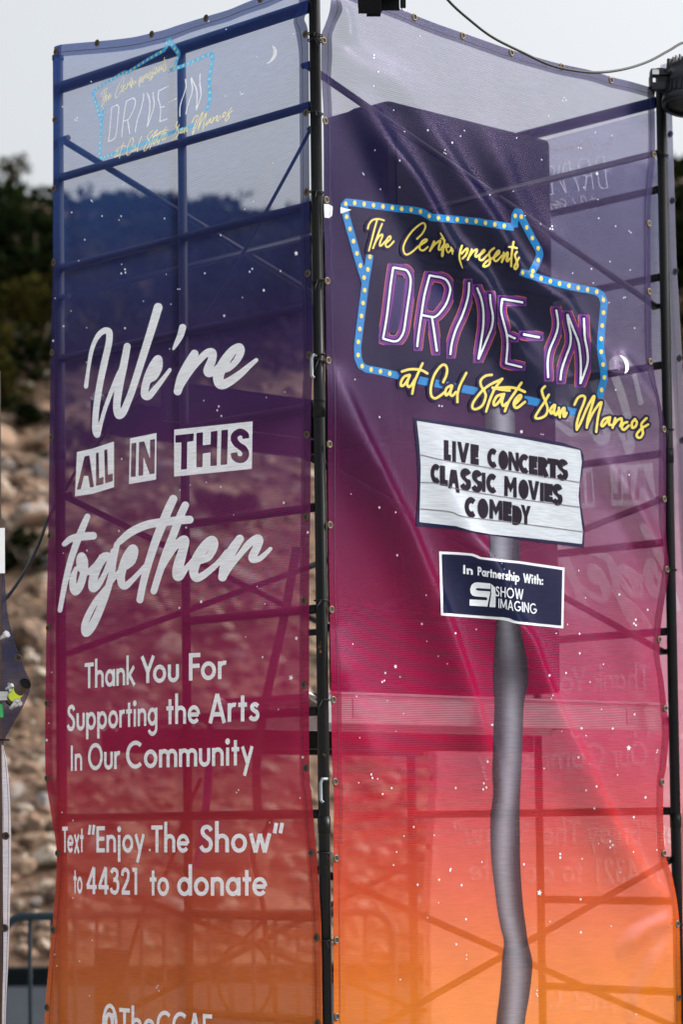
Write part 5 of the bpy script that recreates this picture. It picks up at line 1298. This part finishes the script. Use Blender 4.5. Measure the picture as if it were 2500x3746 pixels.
# ------------------------------------------------------------------ things hung on and round the tower
def build_lamps():
    # lamp on the right pole: pipe clamp, lever, ribbed can pointing down
    pz = tp(0, W2, 4.70)
    t = empty('stage_light', pz, 'round black stage light with ribbed housing clamped to the right pole top', 'stage light')
    ax = Vector(AX_R); up = Vector((0, 0, 1)); fw = Vector((0, 1, 0))
    dep = pz.y - .10
    P = lambda x, y, d=0: at(x, y, dep + d)
    bm = bmesh.new()
    box(bm, P(2412, 268), .072, .06, .026, (ax, fw, up), .004)
    box(bm, P(2383, 300), .012, .055, .05, (ax, fw, up), .003); box(bm, P(2410, 318, .0), .06, .05, .03, (ax, fw, up), .004); box(bm, P(2428, 300), .05, .02, .05, (ax, fw, up), .003)
    cl = from_bm('clamp', bm, M['lightblack'], t)
    bm = bmesh.new(); box(bm, P(2401, 263, -.031), .028, .002, .02, (ax, fw, up)); from_bm('sticker', bm, M['sticker'], cl)
    bm = bmesh.new(); tube(bm, [P(2412, 312, 0), P(2422, 320, .05), P(2424, 330, .09)], .014, 10); from_bm('bolt', bm, M['steel'], cl)
    bm = bmesh.new(); tube(bm, [P(2444, 262, -.02), P(2446, 240, -.02), P(2450, 216, -.02)], [.0075, .006, .0085], 10); tube(bm, [P(2432, 260, -.02), P(2455, 268, -.02)], .013, 12); from_bm('lever', bm, M['rubber'], t)
    # can: a lathe about a tilted axis
    c0 = P(2515, 392, 0); axis = (P(2534, 180, .05) - c0).normalized()
    xa = (ax - axis * ax.dot(axis)).normalized(); ya = axis.cross(xa)
    prof = [(.0, .088, 0), (.0, .103, 0), (.012, .106, 0), (.030, .106, 0), (.032, .098, 0), (.085, .096, 0), (.088, .101, 0), (.118, .101, 0), (.121, .095, 0), (.170, .086, 0), (.205, .064, 0), (.228, .030, 0), (.232, 0.001, 0)]
    n = 40; bm = bmesh.new(); rings = []
    for h, r, _ in prof: rings.append([bm.verts.new(c0 + axis * h + (xa * math.cos(2 * math.pi * k / n) + ya * math.sin(2 * math.pi * k / n)) * r) for k in range(n)])
    for a, b in zip(rings, rings[1:]):
        for k in range(n):
            f = bm.faces.new((a[k], a[(k + 1) % n], b[(k + 1) % n], b[k])); f.smooth = True
    bd = from_bm('housing', bm, M['lightblack'], t)
    bm = bmesh.new()
    vs = [bm.verts.new(c0 + axis * .012 + (xa * math.cos(2 * math.pi * k / n) + ya * math.sin(2 * math.pi * k / n)) * .09) for k in range(n)]; bm.faces.new(vs)
    from_bm('lens', bm, M['glass'], t)
    bm = bmesh.new()
    for k in range(28):
        a = 2 * math.pi * k / 28; d = xa * math.cos(a) + ya * math.sin(a); e = axis.cross(d)
        box(bm, c0 + axis * .058 + d * .099, .010, .006, .045, (d, e, axis), .001)
        box(bm, c0 + axis * .175 + d * .084, .012, .006, .055, (d, e, axis), .001)
    from_bm('cooling_fins', bm, M['lightblack'], bd)
    bm = bmesh.new(); tube(bm, [P(2440, 300, 0), P(2462, 312, .0), c0 + axis * .075 - xa * .098], .012, 8); tube(bm, [P(2440, 300, 0), P(2480, 262, .02), P(2515, 250, .10), c0 + axis * .075 + xa * .10], .008, 8); from_bm('yoke', bm, M['lightblack'], t)
    # lamp over the front corner: only its barn doors come into view
    pz = tp(0, 0, 4.72)
    t = empty('stage_light', pz, 'square black stage light with barn door flaps over the right banner top edge', 'stage light')
    d = 9.62
    Q = lambda x, y, o=0: at(x, y, d + o)
    bm = bmesh.new(); box(bm, Q(1385, -70), .15, .16, .17, (ax, fw, up), .012); bd = from_bm('housing', bm, M['lightblack'], t)
    for x0, x1, y1, o in ((1311, 1395, 50, -.09), (1341, 1393, 61, -.07), (1396, 1462, 39, -.05), (1330, 1400, 42, .09)):
        bm = bmesh.new(); c = Q((x0 + x1) / 2, (y1 - 36) / 2, o); hgt = (y1 + 36) / 1010; box(bm, c, (x1 - x0) / 1020, .004, hgt, (ax, fw, up), .001); from_bm('barn_door', bm, M['black'], t)
    bm = bmesh.new(); box(bm, Q(1475, -16, -.02), .020, .03, .085, (ax, fw, up), .002); from_bm('bracket', bm, M['pipe'], t)
    bm = bmesh.new(); tube(bm, [Q(1474, 24, -.02), Q(1472, 33, -.02), Q(1478, 38, -.02), Q(1476, 46, -.02), Q(1481, 48, -.02), Q(1484, 36, -.02)], .0022, 6); from_bm('wire_hook', bm, M['steel'], t)
    bm = bmesh.new(); tube(bm, [tp(0, 0, 4.715) + Vector((0, 0, 0)), Q(1290, -125, .02), Q(1385, -150, 0)], .014, 10); tube(bm, [Q(1385, -150), Q(1385, -100)], .012, 8); box(bm, tp(0, 0, 4.715), .07, .07, .05, (ax, fw, up), .006); from_bm('arm', bm, M['pipe'], t)
build_lamps()

def cable(name, pts, r, mat, label, cat, n=8):
    bm = bmesh.new(); tube(bm, smooth_path([tuple(p) for p in pts], n), r, 8)
    o = from_bm(name, bm, M[mat], None); return tag(o, label, cat)

def behind(x, y, back):
    """point on a line of sight some way inside the left face"""
    u, z = left.uv([(x, y)], flat=True); p = left.P(u, z)[0]
    return at(x, y, p[1] + back)

def build_cables():
    d0, d1 = 9.60, 10.95
    px = [(1560, -110), (1640, 0), (1728, 80), (1808, 139), (1920, 195), (2007, 235), (2095, 257), (2190, 265), (2286, 253), (2374, 225), (2446, 187), (2505, 156), (2524, 190)]
    cable('power_cable', [at(1440, -105, 9.62)] + [at(x, y, d0 + (d1 - d0) * (x - 1560) / 960.) for x, y in px], .0052, 'rubber', 'black power cable sagging between the two stage lights above the right banner', 'cable')
    px = [(1128, 470), (1120, 505), (917, 877), (820, 1050), (720, 1200), (640, 1290), (560, 1395), (446, 1520), (300, 1690), (240, 1790), (180, 1890), (140, 1990), (90, 2090), (20, 2190), (-60, 2250)]
    cable('power_cable', [behind(x, y, .14) for x, y in px[:10]] + [at(180, 1890, 10.98), at(140, 1990, 10.8), at(90, 2090, 10.5), at(20, 2190, 10.25), at(-60, 2250, 10.1)], .0065, 'rubber', 'black cable running down behind the left banner to the neighbouring tower on the left', 'cable')
    px = [(1000, 2985), (960, 3060), (925, 3120), (960, 3300), (975, 3450), (985, 3520), (1000, 3620), (1015, 3760), (1020, 3950)]
    cable('power_cable', [behind(x, y, .3) for x, y in px], .010, 'rubber', 'dark cable hanging down inside the tower on the right of the donate words', 'cable')
    loop = [(897 + 98 * math.sin(a), 3585 - 140 * math.cos(a)) for a in np.linspace(-.15, 6.1, 22)]
    cable('cable_coil', [behind(957, 3375, .35)] + [behind(x, y, .37) for x, y in loop] + [behind(930, 3400, .4), behind(960, 3370, .36)], .008, 'rubber', 'loop of cable hung low inside the tower behind the orange part of the left banner', 'cable coil', 4)
    px = [(686, 2960), (640, 3110), (590, 3230), (526, 3324)]
    cable('rope', [behind(735, 2850, .2)] + [behind(x, y, .2) for x, y in px] + [behind(470, 3500, .2), behind(415, 3651, .2), behind(360, 3780, .2)], .008, 'rubber', 'thin dark line slanting down inside the tower behind the words to donate', 'line')
    # straps
    def strap(label, px, wd, mat, d):
        V, F = [], []
        P = smooth_path(px, 6)
        for x, y in P:
            q = behind(x, y, d); V += [q - Vector((wd / 2, 0, 0)), q + Vector((wd / 2, .006, 0)), q + Vector((wd / 2, .009, 0)), q + Vector((-wd / 2, .003, 0))]
        for k in range(len(P) - 1):
            for j in range(4): F.append((4 * k + j, 4 * k + (j + 1) % 4, 4 * k + 4 + (j + 1) % 4, 4 * k + 4 + j))
        F += [(0, 1, 2, 3), tuple(4 * (len(P) - 1) + j for j in (3, 2, 1, 0))]
        o = from_py('strap', V, F, M[mat], None); tag(o, label, 'strap')
    strap('violet strap dangling inside the tower behind the word Community', [(775, 2640), (768, 2740), (760, 2860), (751, 2970), (735, 3090), (715, 3175)], .030, 'strap', .2)
    strap('dull wide strap slanting down inside the tower behind the word Arts', [(1085, 2000), (1072, 2080), (1035, 2280), (985, 2500), (945, 2720), (938, 2850), (945, 2985)], .034, 'tanstrap', .3)
build_cables()

def build_neighbour():
    d = 10.0
    t = empty('scaffold_tower', (at(-12, 3300, d).x, d, 0), 'brown scaffold pole with silver clamps at the left edge of the photo', 'scaffold')
    bm = bmesh.new(); q0, q1 = at(-9, 2140, d), at(-7, 3746, d)
    tube(bm, [(q1.x + (q0.x - q1.x) * (0 - q1.z) / (q0.z - q1.z), d, .01), q0, (q0.x, d, 3.3)], .0135, 14); from_bm('leg', bm, M['rustpipe'], t)
    bm = bmesh.new(); box(bm, (q1.x, d, .008), .14, .14, .014, None, .002); from_bm('base_plate', bm, M['rustpipe'], t)
    ax = Vector((1, 0, 0)); fw = Vector((0, 1, 0)); up = Vector((0, 0, 1))
    # short tube end in a swivel clamp
    a, b = at(40, 2560, 9.95), at(92, 2500, 9.86)
    bm = bmesh.new(); tube(bm, [a, b], .0215, 20, False); tube(bm, [b, a], .0185, 20, False)
    tb = from_bm('tube_end', bm, M['rustpipe'], t)
    bm = bmesh.new(); tube(bm, [a + (b - a) * .18, a + (b - a) * .58], .0223, 20, False); from_bm('tape', bm, M['tape'], tb)
    bm = bmesh.new(); tube(bm, [a - (b - a) * .1, a + (b - a) * .97], .0180, 20, True); from_bm('bore', bm, M['black'], tb)
    for (x, y, w_, h_) in ((14, 2540, .036, .020), (14, 2556, .036, .013)):
        bm = bmesh.new(); box(bm, at(x, y, 9.95), w_, .04, h_, (ax, fw, up), .004); from_bm('clamp', bm, M['steel'], t)
    for (x0, y0, x1, y1, r) in ((4, 2335, 26, 2318, .010), (38, 2592, 66, 2556, .008), (48, 2585, 76, 2572, .006), (22, 2520, 44, 2506, .006), (30, 2500, 40, 2530, .005)):
        bm = bmesh.new(); tube(bm, [at(x0, y0, 9.93), at(x1, y1, 9.91)], r, 6); tube(bm, [at(x1 - (x1 - x0) * .3, y1 - (y1 - y0) * .3, 9.917), at(x1, y1, 9.912)], r * 1.5, 6); from_bm('bolt', bm, M['steel'], t)
    bm = bmesh.new(); box(bm, at(3, 2600, 9.96), .014, .03, .05, (ax, fw, up), .003); from_bm('tape', bm, M['green'], t)
    bm = bmesh.new(); tube(bm, [at(-14, 2708, 9.97), at(10, 2706, 9.965), at(34, 2707, 9.96)], .0035, 6); from_bm('zip_tie', bm, M['rubber'], t)
    # its banner: navy front above, pale back of the turned edge below
    def sheet(name, rows, mat, depf, parent=None):
        rr = smooth_path(rows, 5); V = []; n = 10
        for y, x0, x1 in rr:
            for k in range(n + 1):
                s = k / n; V.append(at(x0 + (x1 - x0) * s, y, depf(s, y)))
        F = [(j * (n + 1) + i, (j + 1) * (n + 1) + i, (j + 1) * (n + 1) + i + 1, j * (n + 1) + i + 1) for j in range(len(rr) - 1) for i in range(n)]
        return from_py(name, V, F, mat, parent, True)
    nm = cloth_mat('neighbour_navy', (.022, .028, .062), opening=.16); wm = cloth_mat('neighbour_back', (.62, .63, .70), opening=.18)
    up_ = sheet('mesh_banner', [(2075, -160, 6), (2120, -160, 17), (2160, -160, 19), (2260, -160, 29), (2370, -160, 60), (2440, -160, 86), (2500, -160, 111), (2530, -160, 106), (2580, -160, 86), (2660, -160, 40), (2720, -160, 12), (2790, -160, 10), (3100, -160, 12), (3400, -160, 10), (3746, -160, 6), (4300, -160, 0)], nm, lambda s, y: 10.06 + .05 * (1 - s) + .03 * math.sin(5 * s + y / 160.))
    tag(up_, 'navy mesh banner of the neighbouring tower pulled into a point at the left edge', 'banner')
    he = sheet('hem', [(2725, 4, 11), (2820, 6, 28), (2980, 8, 38), (3150, 9, 39), (3300, 10, 36), (3500, 11, 30), (3746, 6, 20), (4300, 4, 16)], wm, lambda s, y: 10.03 + .04 * s, up_)
    sheet('seam', [(2740, 11, 12.4), (2820, 21, 22.4), (2980, 29, 30.4), (3300, 27, 28.4), (3500, 23, 24.4), (3746, 15, 16.4), (4300, 12, 13.4)], M['thread'], lambda s, y: 10.024, up_)
    for x, y in ((65, 2407), (20, 3058), (16, 3395)):
        o = bpy.data.objects.new('grommet', GROM); COL.objects.link(o); o.parent = up_; p = at(x, y, 10.02)
        o.matrix_local = Matrix.Translation(p) @ Matrix.Rotation(R(90), 4, 'X')
        h = bpy.data.objects.new('eyelet_hole', HOLE); COL.objects.link(h); h.parent = o
    bm = bmesh.new(); c = at(-42, 2015, 9.97); box(bm, c, .118, .008, .168, (ax, fw, up), .001); o = from_bm('sign_board', bm, M['board']); tag(o, 'white blank sign board cut off by the left edge of the photo', 'sign')
build_neighbour()

def build_barricade():
    d = 16.2
    x0, x1 = at(8, 3346, d).x, at(1436, 3346, d).x
    top, low = at(700, 3346, d).z, .16
    t = empty('crowd_barrier', ((x0 + x1) / 2, d, 0), 'blue grey steel crowd barrier with upright bars standing behind the left banner', 'barrier')
    bm = bmesh.new(); rc = .13; c = []
    for cx_, cz, a0 in ((x1 - rc, top - rc, 90), (x1 - rc, low + rc, 0), (x0 + rc, low + rc, -90), (x0 + rc, top - rc, -180)):
        for k in range(7): a = R(a0 - 15 * k); c.append((cx_ + rc * math.cos(a), d, cz + rc * math.sin(a)))
    tube(bm, c + [c[0]], .025, 12, False); from_bm('frame', bm, M['barrier'], t)
    n = int((x1 - x0) / .142)
    for k in range(1, n + 1):
        x = x0 + .03 + (x1 - x0 - .06) * k / (n + 1)
        bm = bmesh.new(); tube(bm, [(x, d, low), (x, d, top)], .0125, 8); from_bm('bar', bm, M['barrier'], t)
    for x in (x0 + .35, x1 - .35):
        bm = bmesh.new(); tube(bm, [(x, d - .30, .015), (x, d - .25, .03), (x, d, low), (x, d + .25, .03), (x, d + .30, .015)], .016, 8); from_bm('foot', bm, M['barrier'], t)
    # dark drum standing between the tower and the barrier
    p = at(408, 3480, 13.2)
    t = empty('drum', (p.x, p.y, 0), 'dark upright drum standing behind the bottom of the left banner', 'drum')
    bm = bmesh.new(); rr = .085; n = 28; rings = []
    for z, r in ((0.004, rr * .97), (.02, rr), (p.z * .33 - .02, rr), (p.z * .33, rr * 1.05), (p.z * .33 + .02, rr), (p.z * .66 - .02, rr), (p.z * .66, rr * 1.05), (p.z * .66 + .02, rr), (p.z - .03, rr), (p.z, rr * .96)):
        rings.append([bm.verts.new((p.x + r * math.cos(2 * math.pi * k / n), p.y + r * math.sin(2 * math.pi * k / n), z)) for k in range(n)])
    for a, b in zip(rings, rings[1:]):
        for k in range(n):
            f = bm.faces.new((a[k], a[(k + 1) % n], b[(k + 1) % n], b[k])); f.smooth = True
    bm.faces.new(rings[0][::-1]); from_bm('body', bm, M['black'], t)
    bm = bmesh.new(); tube(bm, [(p.x, p.y, p.z - .002), (p.x, p.y, p.z + .016)], rr * 1.04, n); from_bm('lid', bm, M['rubber'], t)
build_barricade()

# ties that lace the banners' eyelets to the poles
def build_ties():
    for root, a, b, ys in ((LEFT, 0, 0, (126, 413, 703, 1299, 2197, 3120)), (RIGHT, 0, 0, (149, 1028, 1319, 2560, 3440)), (RIGHT, 0, W2, (566, 1571, 2083, 3380))):
        for y in ys:
            dp = tp(a, b, 0).y; z = at(1180 if b == 0 else 2450, y, dp).z
            p = tp(a, b, z); bm = bmesh.new()
            tl = rnd.uniform(-.006, .006)
            pts = [(p.x + .0262 * math.cos(k * math.pi / 8), p.y + .0262 * math.sin(k * math.pi / 8), z + tl * math.cos(k * math.pi / 8)) for k in range(17)]
            tube(bm, pts, .0026, 6, False)
            e = Vector(pts[5 + rnd.randrange(6)]); t0 = Vector((rnd.uniform(-.02, .02), -.03, rnd.uniform(-.05, -.02)))
            tube(bm, [Vector(pts[12]), Vector(pts[12]) + t0 * .5, Vector(pts[12]) + t0], .0018, 5)
            from_bm('cable_tie', bm, M['rubber'], root)
build_ties()
